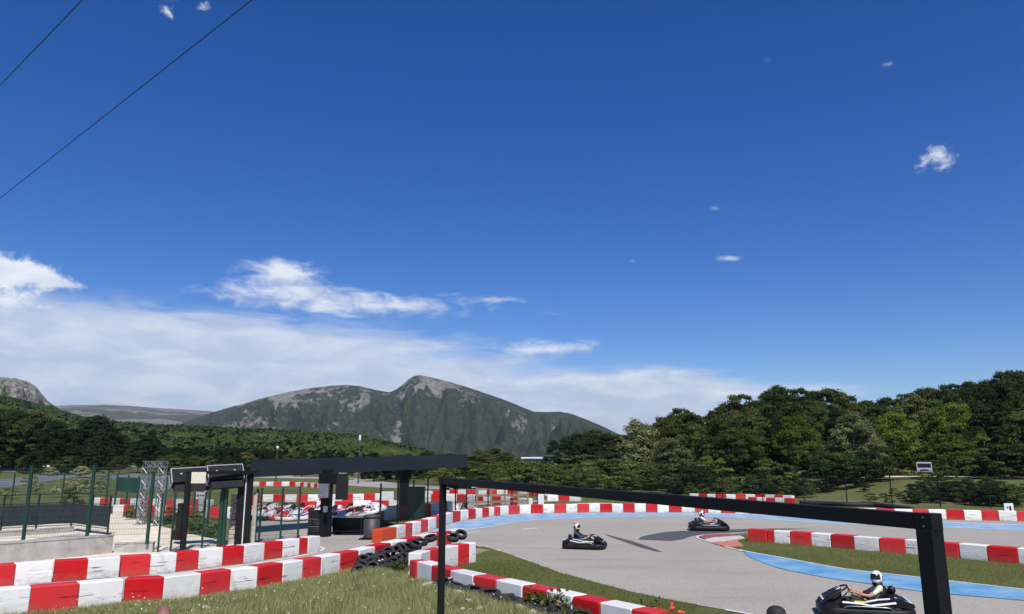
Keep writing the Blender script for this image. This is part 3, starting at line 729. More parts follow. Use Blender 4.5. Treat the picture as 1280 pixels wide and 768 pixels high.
# windbreak cloth on that fence
t = thing('windbreak_net', 'green windbreak net stretched on the far fence left of the gantry', 'net')
b = B(); q0, q1 = G(141, 642.8), G(172, 648); b.bar((q0.x, q0.y + .08, 1.9), (q1.x, q1.y + .08, 1.9), .015, .9); b.build('net_sheet', 'greenscreen', t)
fence('thin green fence in front of the far left flower bushes', [G(-60, 650), G(12, 646), G(75, 643), G(131, 641)], 2.5, 0, .07, dx=.1)
fence('faint wire fence along the foot of the wood at the right', [Vector((x, y, 0)) for x, y in ((17, 62.5), (20, 61.8), (23, 61), (26, 60.2), (29, 59.2), (32, 58), (35, 56.8), (38, 55.5), (41, 54))], 2.2, 0, .07, m='blackmetal', wm='darkwire', dx=.15, r=.002, cap=False, zs=[.0] * 9)
fence('faint wire fence in front of the bushes behind the black beam', [Vector((x, y, 0)) for x, y in ((2, 75), (5, 74), (8, 73), (11, 71), (14, 68), (17, 64.5))], 2.2, 0, .07, m='blackmetal', wm='darkwire', dx=.15, r=.002, cap=False)

# concrete walls
def wall(label, a, c, H0, H1, th=.22):
    t = thing('concrete_wall', label, 'wall', a)
    b = B(); d = c - a; n = Vector((-d.y, d.x, 0)).normalized() * th
    v = [Vector((0, 0, 0)), d, d + n, n]; top = [v[0] + Vector((0, 0, H0)), v[1] + Vector((0, 0, H1)), v[2] + Vector((0, 0, H1)), v[3] + Vector((0, 0, H0))]
    b.add([tuple(x) for x in v + top], [(0, 3, 2, 1), (4, 5, 6, 7), (0, 1, 5, 4), (1, 2, 6, 5), (2, 3, 7, 6), (3, 0, 4, 7)]); b.build('wall_body', 'concrete', t)
    b = B(); vv = [x * 1 for x in top]; e = d.normalized() * .02; nn = n.normalized() * .02
    q = [top[0] - e - nn, top[1] + e - nn, top[2] + e + nn, top[3] - e + nn]
    b.add([tuple(x + Vector((0, 0, .002))) for x in q] + [tuple(x + Vector((0, 0, .045))) for x in q], [(0, 3, 2, 1), (4, 5, 6, 7), (0, 1, 5, 4), (1, 2, 6, 5), (2, 3, 7, 6), (3, 0, 4, 7)]); b.build('coping', 'concrete', t)
wall('long low grey concrete wall with reddish stains behind the barrier on the left', w1a, w1b, .68, .62)
wall('short lower concrete wall stub right of the long grey wall', w1b + Vector((.03, .05, 0)), w2b, .32, .36, .2)
wall('thin concrete kerb wall enclosing the yard below the dark fabric railing', G(-60, 676), G(92, 666), .22, .24, .2)
# fabric railing
def railing():
    t = thing('fabric_railing', 'metal railing dressed with dark blue fabric in front of the flower bushes', 'railing')
    pts = [G(-60, 672), G(0, 669), G(44, 666.5), G(88, 664), G(112, 667), G(134, 669.5)]
    for i, p in enumerate(pts):
        b = B(); b.box((p.x, p.y, .9), (.06, .06, 1.8)); b.build('post', 'blackmetal', t)
    for i in range(len(pts) - 1):
        a, c = pts[i], pts[i + 1]
        b = B(); n = 14; vs = []
        for k in range(n + 1):
            q = a.lerp(c, k / n); wv = .012 * math.sin(k * 1.9 + i); sag = -.02 * math.sin(math.pi * k / n)
            vs += [(q.x, q.y - .04 + wv, .36 - sag), (q.x, q.y - .05 - wv, 1.32 + sag), (q.x, q.y - .03 - wv, 1.32 + sag), (q.x, q.y - .02 + wv, .36 - sag)]
        b.add(vs, [(4 * k + j, 4 * k + (j + 1) % 4, 4 * k + 4 + (j + 1) % 4, 4 * k + 4 + j) for k in range(n) for j in range(4)]); b.build('fabric_sheet', 'blackcloth', t)
        for z in (.30, 1.36, 1.78): b = B(); b.bar((a.x, a.y, z), (c.x, c.y, z), .035); b.build('rail', 'blackmetal' if z > 1 else 'bark', t)
railing()
# truss gantry
def gantry():
    g0, g1 = G(176, 656), G(197, 658); H = 3.35
    t = thing('truss_gantry', 'silver aluminium truss gantry standing behind the green fence', 'gantry', g0)
    d = g1 - g0
    def truss(p, q, w, name):
        b = B(); p, q = Vector(p), Vector(q); ax = (q - p).normalized(); s1 = Vector((0, 1, 0)) if abs(ax.y) < .9 else Vector((1, 0, 0)); s2 = ax.cross(s1).normalized(); s1 = s2.cross(ax)
        cs = [(a * w / 2 * s1 + c * w / 2 * s2) for a, c in ((-1, -1), (1, -1), (1, 1), (-1, 1))]
        for c in cs: b.tube([p + c, q + c], .028, 6)
        L = (q - p).length; n = max(2, int(L / (w * 1.1)))
        for i in range(n):
            u0, u1 = p.lerp(q, i / n), p.lerp(q, (i + 1) / n)
            for k in range(4):
                c0, c1 = cs[k], cs[(k + 1) % 4]
                b.tube([u0 + (c0 if i % 2 else c1), u1 + (c1 if i % 2 else c0)], .016, 5); b.tube([u1 + c0, u1 + c1], .014, 4)
        b.build(name, 'alu', t)
    truss((0, 0, 0), (0, 0, H - .32), .3, 'truss_leg'); truss((d.x, d.y, 0), (d.x, d.y, H - .32), .3, 'truss_leg')
    u = d.normalized() * .17; truss((-u.x, -u.y, H - .16), (d.x + u.x, d.y + u.y, H - .16), .3, 'truss_beam')
    b = B(); b.box((0, 0, .02), (.6, .6, .04)); b.build('base_plate', 'alu', t); b = B(); b.box((d.x, d.y, .02), (.6, .6, .04)); b.build('base_plate', 'alu', t)
gantry()
# screen rack with two flight-case monitors
def rack():
    g = G(228, 690); t = thing('screen_rack', 'black post rack with crossbeam and cream plate beside the gravel path', 'rack', g)
    r2 = G(297, 683.5) - g; r3 = G(307, 683) - g
    b = B(); b.box((0, 0, 1.42), (.19, .14, 2.84), None, .008); b.build('post', 'blackmetal', t)
    for q, w, H in ((r2, .26, 2.85), (r3, .24, 2.85)): b = B(); b.box((q.x, q.y, H / 2), (w, .16, H), None, .008); b.build('post', 'blackmetal', t)
    q = (r2 + r3) / 2; b = B(); b.box((q.x + .02, q.y, 1.35), (.035, .1, 2.6)); b.build('white_strip', 'whitepaint', t)
    b = B(); b.bar((-.12, -.02, 2.905), (r3.x + .3, r3.y - .02, 2.905), .12, .12, bev=.006); b.build('beam', 'blackmetal', t)
    b = B(); b.box((.42, -.10, 2.72), (.55, .03, .42), None, .006); b.build('cream_plate', 'cream', t)
    b = B(); b.box((-.18, 0, 1.1), (.2, .26, 1.35), None, .02); b.build('junction_box', 'plastic', t)
    b = B(); b.box((-.26, -.02, .62), (.26, .3, .36), None, .02); b.build('cable_box', 'plastic', t)
    for (xc, w, lab) in ((238, 1.46, 'left monitor in a silver edged flight case leaning on top of the rack'), (281, 1.36, 'right monitor in a silver edged flight case leaning on top of the rack')):
        c = P(xc, 597 if xc < 250 else 593.5, 31.0); k = thing('monitor_case', lab, 'monitor', c)
        k.rotation_euler = (R(-34), R(-3), R(33)); h, dd = .62, .42
        b = B(); b.box((0, 0, 0), (w, dd, h), None, .01); b.build('case_body', 'casedark', k)
        b = B(); b.box((.03, .02, -h * .5 - .16), (w * .92, dd * .8, .26), Euler((R(20), 0, 0)), .01); b.build('screen_hood', 'plastic', k)
        for sy in (-1, 1):
            for (a, c2) in (((-1, -1), (1, -1)), ((1, -1), (1, 1)), ((1, 1), (-1, 1)), ((-1, 1), (-1, -1))):
                if sy < 0 and a[1] == -1 and c2[1] == -1: continue
                b = B(); b.bar((a[0] * (w / 2), sy * dd / 2, a[1] * h / 2), (c2[0] * (w / 2), sy * dd / 2, c2[1] * h / 2), .05, .05, bev=.01); b.build('edge_rail', 'silver', k)
        for sx in (-1, 1):
            for sz in (-1, 1): b = B(); b.bar((sx * w / 2, -dd / 2, sz * h / 2), (sx * w / 2, dd / 2, sz * h / 2), .045); b.build('edge_rail', 'silver', k)
        for sx in (-.28, .28): b = B(); b.lathe([(.001, -.02), (.04, -.02), (.04, .02), (.001, .02)], 10, 'y', (sx * w * .9, -dd / 2 - .005, .05)); b.build('latch', 'silver', k)
rack()
def pillar():
    g = G(286, 682); t = thing('stone_pillar', 'short rough pale stone pillar between green gate post and black posts', 'pillar', g + Vector((.1, .5, 0)))
    z = 0; k = 0
    while z < 2.0:
        h = random.uniform(.17, .26)
        for sx in ((-.13, .13) if k % 2 else (0,)):
            b = B(); w = .25 if k % 2 else .52
            b.box((sx, 0, z + h / 2), (w - .012, .5 + random.uniform(-.02, .02), h - .015), Euler((0, 0, random.uniform(-.03, .03))), .02); b.build('stone', 'stone', t)
        z += h; k += 1
    g = G(316, 681); t = thing('concrete_post', 'slim pale concrete post right of the black posts', 'post', g)
    b = B(); b.box((0, 0, 1.05), (.16, .16, 2.1), None, .015); b.build('post_body', 'stone', t)
pillar()
# little boards with marks
def board(label, g, w, h, z, mark=None, legs=True, m='whiteplastic'):
    t = thing('marker_board', label, 'board', g)
    b = B(); b.box((0, 0, z + h / 2), (w, .05, h), None, .006); b.build('board', m, t)
    if legs:
        for sx in (-w * .35, w * .35): b = B(); b.box((sx, .035, z / 2 + .1), (.04, .02, z + .2)); b.build('leg', 'steel', t)
    if mark:
        for (x, zz, ww, hh, mm) in mark: b = B(); b.box((x * w, -.030, z + zz * h), (ww * w, .008, hh * h)); b.build('mark', mm, t)
board('small white marker board with a black figure on the far right barrier', G(1267, 650) + Vector((0, .3, 0)), .55, .62, .30, [(0.12, .5, .22, .5, 'plastic'), (-.16, .62, .12, .18, 'plastic')])
board('white sign with two red discs on the fence behind the rack', G(248, 655), .55, .62, 1.3, [(-.28, .70, .20, .18, 'redplastic'), (-.28, .32, .20, .18, 'redplastic'), (.14, .68, .5, .10, 'steel'), (.14, .34, .5, .10, 'steel')])
board('white sign board on a timber post at the left end of the timber racks', G(594, 632), .60, .52, 1.35)
board('blank white board amid the distant barriers left of the dark column', G(484, 631), 1.0, 1.0, .02, None, False)
t = thing('marker_box', 'white marker box standing at the right end of the timber racks', 'box', G(676, 636)); b = B(); b.box((0, .2, .5), (.48, .4, 1.0), None, .02); b.build('box_body', 'whiteplastic', t)
# timber racks
def timber():
    t = thing('timber_rack', 'open rack of pale timber posts and rails beyond the hairpin barrier', 'rack')
    pts = [G(x, y) for x, y in ((596, 637), (614, 636.5), (631, 636), (648, 635.5), (660, 635.3))]
    for i, p in enumerate(pts):
        b = B(); b.box((p.x, p.y, .88), (.13, .13, 1.76)); b.build('post', 'wood', t)
    for z in (.5, .95, 1.4):
        for i in range(4):
            a, c = pts[i], pts[i + 1]; b = B(); b.bar((a.x, a.y + .07 + .002, z), (c.x, c.y + .07 + .002, z), .04, .14); b.build('rail', 'wood', t)
timber()
# post tips
g = G(972, 790); t = thing('bollard', 'black domed bollard top peeping over the bottom edge near the white line', 'bollard', g)
b = B(); b.lathe([(.19, 0), (.19, .33), (.175, .41), (.13, .46), (.07, .485), (.001, .49)], 18); b.build('bollard_body', 'rubber', t, True)
g = P(206, 778, 13.5); t = thing('rusty_pipe', 'blunt rusty pink pipe end leaning in the grass before the barrier', 'pipe', g)
b = B(); b.tube([(.22, -.4, -.75), (.08, -.15, -.2), (-.02, 0, .08), (-.07, .06, .2), (-.10, .09, .24)], [.11, .12, .125, .09, .03], 12); b.build('pipe_body', 'rust', t, True)
# overhead cables
def cable(label, a, c, sag, r):
    b = B(); pts = []
    e0 = a + (a - c) * 2.2; e1 = c + (c - a) * 1.6
    for i in range(41):
        s = i / 40; p = e0.lerp(e1, s); p.z -= 0; pts.append(p)
    b.tube(pts, r, 6); o = b.build('overhead_cable', 'cable'); tag(o, label, 'cable')
cable('longer lower overhead cable crossing the upper left sky', P(0, 248, 26), P(315, 0, 15), 0, .013)
cable('short upper overhead cable cutting the top left corner of the sky', P(0, 107, 20), P(103, 0, 15), 0, .013)
# ---------------------------------------------------------------- go-karts
def rrect(L, W, r, n=5, cx=0):
    pts = []
    for (sx, sy, a0) in ((1, 1, 0), (-1, 1, 90), (-1, -1, 180), (1, -1, 270)):
        for k in range(n + 1):
            a = R(a0 + 90 * k / n); pts.append((cx + sx * (L / 2 - r) + r * math.cos(a), sy * (W / 2 - r) + r * math.sin(a)))
    return pts
def ringprism(b, path, prof):
    """sweep a closed profile (out, z) round a closed path"""
    N = len(path); K = len(prof); vs = []
    for i in range(N):
        a = Vector(path[i - 1]); c = Vector(path[(i + 1) % N]); t = (c - a).normalized(); n = Vector((t.y, -t.x))
        for (o, z) in prof: vs.append((path[i][0] + n.x * o, path[i][1] + n.y * o, z))
    fs = [(i * K + k, i * K + (k + 1) % K, ((i + 1) % N) * K + (k + 1) % K, ((i + 1) % N) * K + k) for i in range(N) for k in range(K)]
    b.add(vs, fs)
def wheel(t, x, y, r, w, rim='steel'):
    b = B(); p = [(r * .55, -w / 2), (r * .88, -w / 2), (r * .98, -w * .36), (r, -w * .15), (r, w * .15), (r * .98, w * .36), (r * .88, w / 2), (r * .55, w / 2)]
    b.lathe(p, 20, 'y', (0, 0, 0), True); wh = thing('wheel', None, None, (x, y, r)); wh.parent = t
    b.build('tyre', 'rubber', wh, True)
    b = B(); b.lathe([(.001, -w * .2), (r * .2, -w * .3), (r * .5, -w * .25), (r * .56, -w * .45), (r * .56, w * .45), (r * .5, w * .25), (r * .2, w * .3), (.001, w * .2)], 16, 'y'); b.build('rim', rim, wh, True)
def kart(label, loc, rz, body='plastic', stripe='whiteplastic', accent='yellow', stripe2=None, group=None, nose=None):
    t = thing('go_kart', label, 'go-kart', loc, rz, group); nose = nose or body
    b = B(); ringprism(b, rrect(1.90, 1.22, .30, 6), [(.05, .06), (.08, .09), (.08, .21), (.05, .245), (-.05, .245), (-.08, .21), (-.08, .09), (-.05, .06)]); b.build('bumper', body, t, True)
    b = B(); b.prism(rrect(1.78, 1.0, .2, 4), 'z', .045, .07); b.build('floor_pan', 'darkgrey', t)
    b = B()
    for s in (-1, 1): b.tube(spl([(-.85, .30 * s, .12), (-.3, .33 * s, .11), (.3, .28 * s, .11), (.85, .22 * s, .13)], 4), .016, 6)
    b.tube([(-.62, -.55, .14), (-.62, .55, .14)], .02, 8); b.build('chassis_rail', 'steel', t)
    for s in (-1, 1):
        # side pod: lofted wedge
        b = B(); st = [(-.55, .30, .42), (-.30, .30, .40), (.05, .29, .33), (.40, .29, .34), (.58, .28, .30)]; vs = []
        for (x, z0, z1) in st:
            for (yy, zz) in ((.34, z0 - .06), (.36, z1 - .015), (.42, z1), (.58, z0 + .02), (.64, z0 - .005), (.60, z0 - .05)): vs.append((x, yy * s, zz))
        n = 6; b.add(vs, [(i * n + k, i * n + (k + 1) % n, (i + 1) * n + (k + 1) % n, (i + 1) * n + k) for i in range(len(st) - 1) for k in range(n)] + [tuple(range(n))[::-1], tuple(range(n * 4, n * 5))])
        pod = b.build('side_pod', body, t, True)
        b = B()   # rising stripe sticker along the pod
        def strip(pts, w):
            for i in range(len(pts) - 1): b.bar(pts[i], pts[i + 1], w, .008, up=(0, .45 * s, 1))
        strip([(-.60, .56 * s, .385), (-.30, .60 * s, .345), (-.05, .645 * s, .315), (.15, .60 * s, .345), (.52, .53 * s, .352)], .065)
        strip([(-.50, .44 * s, .45), (-.25, .46 * s, .425), (.02, .52 * s, .375)], .05)
        b.build('stripe', stripe, pod)
        b = B(); b.bar((.02, .50 * s, .362), (.26, .50 * s, .364), .10, .008, up=(0, .3 * s, 1)); b.build('sticker', accent, pod)
        b = B(); b.tube(spl([(-.52, .62 * s, .17), (-.46, .70 * s, .285), (.0, .715 * s, .30), (.46, .70 * s, .285), (.54, .62 * s, .17)], 4), .014, 6); b.build('side_rail', 'steel', t, True)
    # nose fairing and steering hoop
    b = B(); vs = []; st = [(.95, .40, .16, .30), (.86, .42, .16, .40), (.66, .22, .18, .53), (.48, .16, .30, .60)]
    for (x, hw, z0, z1) in st:
        vs += [(x, -hw, z0), (x, -hw * .8, z1), (x, hw * .8, z1), (x, hw, z0)]
    b.add(vs, [(4 * i + k, 4 * i + (k + 1) % 4, 4 * i + 4 + (k + 1) % 4, 4 * i + 4 + k) for i in range(3) for k in range(4)] + [(0, 3, 2, 1), (12, 13, 14, 15)]); nz = b.build('nose_fairing', nose, t)
    b = B(); b.bar((.935, -.26, .31), (.50, -.09, .61), .05, .012); b.bar((.935, .26, .31), (.50, .09, .61), .05, .012); b.bar((.90, -.28, .36), (.90, .28, .36), .06, .012); b.build('stripe', stripe2 or stripe, nz)
    b = B(); b.tube(spl([(.96, -.40, .26), (.70, -.36, .46), (.42, -.26, .60), (.34, 0, .64), (.42, .26, .60), (.70, .36, .46), (.96, .40, .26)], 5), .022, 7); b.build('front_hoop', body, t, True)
    b = B(); b.tube([(.62, 0, .22), (.30, 0, .52)], .018, 7); st_ = b.build('steering_column', 'steel', t)
    b = B(); c = Vector((.28, 0, .54)); pts = [c + Vector((.075 * math.sin(a) * .9, .14 * math.cos(a), .10 * math.sin(a))) for a in [2 * math.pi * k / 20 for k in range(20)]]
    b.tube(pts, .016, 6, True); b.bar(c + Vector((0, -.13, 0)), c + Vector((0, .13, 0)), .03, .015); b.build('steering_wheel', 'rubber', st_, True)
    # seat shell
    b = B(); rows = []
    for k, (x, z, hw, lip) in enumerate([(.12, .14, .17, .02), (-.05, .10, .19, .08), (-.22, .12, .20, .17), (-.36, .26, .21, .20), (-.44, .42, .20, .16), (-.50, .60, .16, .05)]):
        rows.append([(x + lip * .3, -hw, z + lip), (x, -hw * .8, z + .03), (x, 0, z), (x, hw * .8, z + .03), (x + lip * .3, hw, z + lip)])
    vs = [p for r_ in rows for p in r_] + [(p[0] - .025, p[1] * 1.06, p[2] - .02) for r_ in rows for p in r_]; K = 5; n = len(rows)
    fs = [(i * K + k, i * K + k + 1, (i + 1) * K + k + 1, (i + 1) * K + k) for i in range(n - 1) for k in range(K - 1)]
    fs += [tuple(j + n * K for j in f[::-1]) for f in fs]
    for i in range(n - 1): fs += [(i * K, (i + 1) * K, (i + 1) * K + n * K, i * K + n * K), (i * K + 4, i * K + 4 + n * K, (i + 1) * K + 4 + n * K, (i + 1) * K + 4)]
    b.add(vs, fs); b.build('seat', 'plastic', t, True)
    # engine, exhaust, fuel tank, rear guard
    b = B(); b.box((-.60, -.33, .30), (.30, .24, .26), None, .03)
    for k in range(5): b.box((-.60, -.33, .44 + k * .018), (.26, .2, .008))
    b.build('engine', 'darkgrey', t)
    b = B(); b.lathe([(.001, -.1), (.075, -.1), (.085, -.05), (.085, .05), (.075, .1), (.001, .1)], 12, 'y', (-.66, -.22, .56)); b.build('air_filter', 'plastic', t, True)
    b = B(); b.box((-.62, .30, .30), (.32, .26, .24), None, .05); b.build('fuel_tank', 'plastic', t)
    b = B(); vs = []; b.prism([(-.50, .32), (-.94, .24), (-1.0, .30), (-.98, .36), (-.70, .46), (-.52, .47)], 'y', -.50, .50); g = b.build('rear_cover', body, t)
    b = B(); b.bar((-.60, -.36, .475), (-.96, -.44, .372), .04, .01); b.bar((-.60, .36, .475), (-.96, .44, .372), .04, .01); b.bar((-.93, -.42, .385), (-.93, .42, .385), .04, .01); b.build('stripe', stripe, g)
    for x, y, r, w in ((.62, .50, .125, .13), (.62, -.50, .125, .13), (-.62, .50, .14, .2), (-.62, -.50, .14, .2)): wheel(t, x, y, r, w)
    return t

# ---------------------------------------------------------------- people (seated drivers)
def skinned(name, chains, mats, pick, parent=None, levels=1):
    """one continuous body grown by a skin modifier; chains: list of lists (point, radius_x, radius_y) sharing points by value"""
    vs = []; rad = []; ed = []; ix = {}
    for ch in chains:
        prev = None
        for (p, rx, ry) in ch:
            k = tuple(round(c, 4) for c in p)
            if k not in ix: ix[k] = len(vs); vs.append(p); rad.append((rx, ry))
            if prev is not None and prev != ix[k]: ed.append((prev, ix[k]))
            prev = ix[k]
    me = bpy.data.meshes.new(name + '_rig'); me.from_pydata(vs, ed, []); o = bpy.data.objects.new(name + '_rig', me); COL.objects.link(o)
    sk = o.modifiers.new('s', 'SKIN'); ss = o.modifiers.new('u', 'SUBSURF'); ss.levels = levels; ss.render_levels = levels
    sk.use_smooth_shade = True
    for i, v in enumerate(me.skin_vertices[0].data): v.radius = rad[i]; v.use_root = (i == 0)
    bpy.context.view_layer.update(); dg = bpy.context.evaluated_depsgraph_get()
    nm = bpy.data.meshes.new_from_object(o.evaluated_get(dg)); bpy.data.objects.remove(o); nm.name = name
    nm.materials.clear()
    for m in mats: nm.materials.append(M[m])
    for p in nm.polygons: p.material_index = pick(p.center); p.use_smooth = True
    return put(nm, name, parent)
def driver(label, loc, rz, shirt='tee', sleeve=True, shell='helmetwhite', head_turn=0, head_dz=0, lean=0.0, trousers='trousers'):
    t = thing('person', label, 'person', loc, rz)
    pel = (-.22, 0, .26); wa = (-.31, 0, .42); ch = (-.36 + lean, 0, .60); nk = (-.37 + lean * 1.4, 0, .735); hd = (-.345 + lean * 1.6, 0, .83)
    chains = [[(pel, .15, .13), (wa, .145, .115), (ch, .17, .12), (nk, .06, .06), (hd, .085, .095)]]
    for s in (-1, 1):
        sh = (-.35 + lean, .185 * s, .665); elb = (-.10 + lean, .29 * s, .50); wr = (.17, .17 * s, .555); palm = (.225, .155 * s, .575)
        chains.append([(ch, .17, .12), (sh, .068, .068), ((-.23 + lean, .245 * s, .58), .055, .055), (elb, .045, .045), ((.03, .235 * s, .515), .042, .042), (wr, .028, .03), (palm, .034, .024)])
        for k, (dy, L) in enumerate(((-.026, .036), (-.009, .042), (.009, .040), (.026, .032))):   # fingers closed on the wheel rim
            a = (.252, .155 * s + dy * .55, .592 - k * .006); f1 = (.285, .150 * s + dy, .597 - k * .008); f2 = (.300, .140 * s + dy, .577 - k * .008); f3 = (.288, .134 * s + dy, .560 - k * .006)
            chains.append([(palm, .034, .024), (a, .011, .011), (f1, .010, .010), (f2, .009, .009), (f3, .008, .008)])
        chains.append([(palm, .034, .024), ((.235, .118 * s, .588), .011, .011), ((.262, .105 * s, .582), .010, .010)])
        kn = (.16, .19 * s, .42)
        chains.append([(pel, .15, .13), ((-.12, .10 * s, .27), .095, .09), (kn, .065, .065), ((.36, .185 * s, .28), .055, .055), ((.54, .17 * s, .165), .04, .045), ((.60, .17 * s, .15), .04, .04), ((.68, .17 * s, .22), .035, .035)])
    def pick(c):
        if c.x > .50 and c.z < .32: return 3
        if c.z < .36 or (c.x > -.10 and c.z < .455 and abs(c.y) < .30 and c.x > -.02) : return 2
        if c.z > .735 and abs(c.y) < .13 and c.x < -.1: return 0
        if sleeve and c.x > -.20 + lean: return 0
        if c.x > .16: return 0
        return 1
    skinned('body', chains, ['skin', shirt, trousers, 'shoe'], pick, t)
    h = thing('helmet', None, None, (hd[0] + .02, 0, hd[2] + .055 + head_dz)); h.parent = t; h.rotation_euler = (0, R(4), R(head_turn))
    # full-face shell: ellipsoid with a chin bar, the eye port left open and filled by the visor
    def shellpt(th, ph, r=1.0):
        x = math.cos(ph) * math.cos(th); y = math.cos(ph) * math.sin(th); z = math.sin(ph)
        rx = .165 if x > 0 else .155
        if z < 0 and x > .3: rx += .022 * min(1, -z * 2)
        return (x * rx * r, y * .132 * r, z * .155 * r)
    nt_, np_ = 32, 18
    def surf(sel, r, name, m, par):
        b = B(); vs = []; fs = []
        for j in range(np_ + 1):
            ph = -1.05 + (math.pi / 2 + 1.05) * j / np_
            for i in range(nt_): vs.append(shellpt(2 * math.pi * i / nt_, ph, r))
        for j in range(np_):
            for i in range(nt_):
                th = (i + .5) / nt_ * 360; th = th - 360 if th > 180 else th
                ph = math.degrees(-1.05 + (math.pi / 2 + 1.05) * (j + .5) / np_)
                if sel(th, ph): k = (i + 1) % nt_; fs.append((j * nt_ + i, j * nt_ + k, (j + 1) * nt_ + k, (j + 1) * nt_ + i))
        used = sorted({q for f in fs for q in f}); mp = {q: n for n, q in enumerate(used)}
        b.add([vs[q] for q in used], [tuple(mp[q] for q in f) for f in fs])
        return b.build(name, m, par, True)
    port = lambda th, ph: abs(th) < 72 and -14 < ph < 26
    trim = lambda th, ph: (26 <= ph < 38 and abs(th) < 66) or (ph < -38) or (abs(abs(th) - 105) < 14 and -32 < ph < 18) or (ph > 30 and 118 < abs(th) < 165 and ph < 62)
    surf(lambda th, ph: not port(th, ph) and not trim(th, ph), 1.0, 'helmet_shell', shell, h)
    surf(lambda th, ph: trim(th, ph), 1.001, 'helmet_trim', 'helmetblack', h)
    surf(port, .975, 'visor', 'glass', h)
    b = B(); b.lathe([(.125, -.135), (.11, -.17), (.085, -.20), (.07, -.20)], 18); b.build('neck_roll', 'helmetblack', h, True)
    b = B(); b.bar((.145, -.05, -.075), (.145, .05, -.075), .03, .02, bev=.004); b.build('chin_vent', 'helmetblack', h)
    return t
def kart_place(px, py, yaw, lab, dlab, ks=.94, ps=.95, **kw):
    g = G(px, py); g.z = .014
    dk = {k: kw.pop(k) for k in ('shirt', 'sleeve', 'shell', 'head_turn', 'lean', 'trousers') if k in kw}
    kart(lab, g, R(yaw), **kw).scale = (ks,) * 3; driver(dlab, g + Vector((0, 0, -.04)), R(yaw), **dk).scale = (ps,) * 3
kart_place(1081, 770, 164, 'black go-kart with white stripes and a lime patch, nearest, cut by the lower edge', 'driver in pale yellow shirt, bare arms and white black helmet in the nearest kart', head_turn=55, shirt='tee')
kart_place(731, 686, -16, 'black go-kart with a white side stripe alone on the left part of the hairpin', 'driver in dark blue jacket and peach coloured helmet in the left kart', ks=.82, ps=.95, shirt='navy', sleeve=False, shell='helmetpeach', head_turn=-10)
kart_place(886, 663.5, -7, 'black go-kart passing the striped apex kerb farthest away on the hairpin', 'driver in white shirt and white black helmet in the kart beside the apex kerb', shirt='whitetee', head_turn=5, stripe='steel', accent='whiteplastic')

# parked karts
GK = 'rental karts parked in the pit row'
protos = []
VAR = [dict(body='whiteplastic', stripe='redplastic', accent='blueplastic', nose='whiteplastic', stripe2='redplastic'),
       dict(body='whiteplastic', stripe='blueplastic', accent='redplastic', nose='redplastic', stripe2='whiteplastic'),
       dict(body='plastic', stripe='redplastic', accent='whiteplastic', nose='whiteplastic', stripe2='redplastic'),
       dict(body='redplastic', stripe='whiteplastic', accent='blueplastic', nose='whiteplastic', stripe2='blueplastic')]
SP = [(344, 646, -122, 0, 'white kart with red stripes squeezed between the two front rows left of the fence posts'), (360, 645, -119, 1, 'white kart with red nose squeezed between the rows right of the fence posts'), (395, 645, -121, 1, 'white kart with red nose half hidden by the tool cabinet'), (412, 646, -124, 0, 'white kart with red stripes hidden behind the grey column'), (448, 646, -121, 1, 'white kart with red nose in the rear row above the waste bin'), (466, 647, -118, 0, 'white kart with red stripes right behind the waste bin'), (318, 639, -121, 3, 'red kart with white nose in the rearmost row at the left end'),
      (322, 649, -125, 0, 'white kart with red stripes leftmost in the pit row, beside pale post'),
      (337, 650, -120, 2, 'black kart with red stripes, second in the pit row from the pale post'),
      (352, 650, -128, 3, 'red kart with white stripes parked between the two green fence posts'),
      (367, 651, -118, 1, 'white kart with red nose and blue stripes right of the green fence posts'),
      (382, 650, -124, 0, 'white kart with red stripes parked just left of the tool cabinet'),
      (426, 653, -120, 1, 'white kart with red nose parked behind the work counter, left half'),
      (440, 652, -126, 0, 'white kart with red stripes parked behind the work counter, right half'),
      (330, 642, -122, 1, 'white kart with red nose in the rear row behind the left end'),
      (349, 642, -118, 0, 'white kart with red stripes in the rear row, middle of the gap between fence posts'),
      (371, 642, -126, 2, 'black kart with white nose in the rear row left of the grey column'),
      (432, 643, -122, 3, 'red kart with white nose in the rear row right of the grey column'),
      (527, 646, -120, 1, 'white kart with red nose parked right of the dark green locker'),
      (577, 642, -120, 0, 'white kart with red stripes just right of the frame post'),
      (262, 646, -100, 2, 'black kart with white nose glimpsed through the fence below the monitors')]
done = {}
for (px, py, yaw, v, lab) in SP:
    g = G(px, py); g.z = .014
    if v not in done:
        o = kart(lab, g, R(yaw), group=GK, **VAR[v]); done[v] = o
    else:
        o = copy_tree(done[v]); o.location = g; o.rotation_euler = (0, 0, R(yaw)); o['label'] = lab
o = copy_tree(done[0]); o.location = G(458, 660) + Vector((0, 0, .55)); o.rotation_euler = (R(8), R(-14), R(-25)); o['label'] = 'white kart with red stripes raised on the service stand above the waste bin'
g = G(458, 662); t = thing('service_stand', 'black service stand carrying a raised kart behind the waste bin', 'stand', g)
for sx in (-.5, .5):
    for sy in (-.3, .3): b = B(); b.box((sx, sy, .29), (.06, .06, .58)); b.build('leg', 'blackmetal', t)
b = B(); b.box((0, 0, .60), (1.2, .8, .05)); b.build('stand_top', 'blackmetal', t)

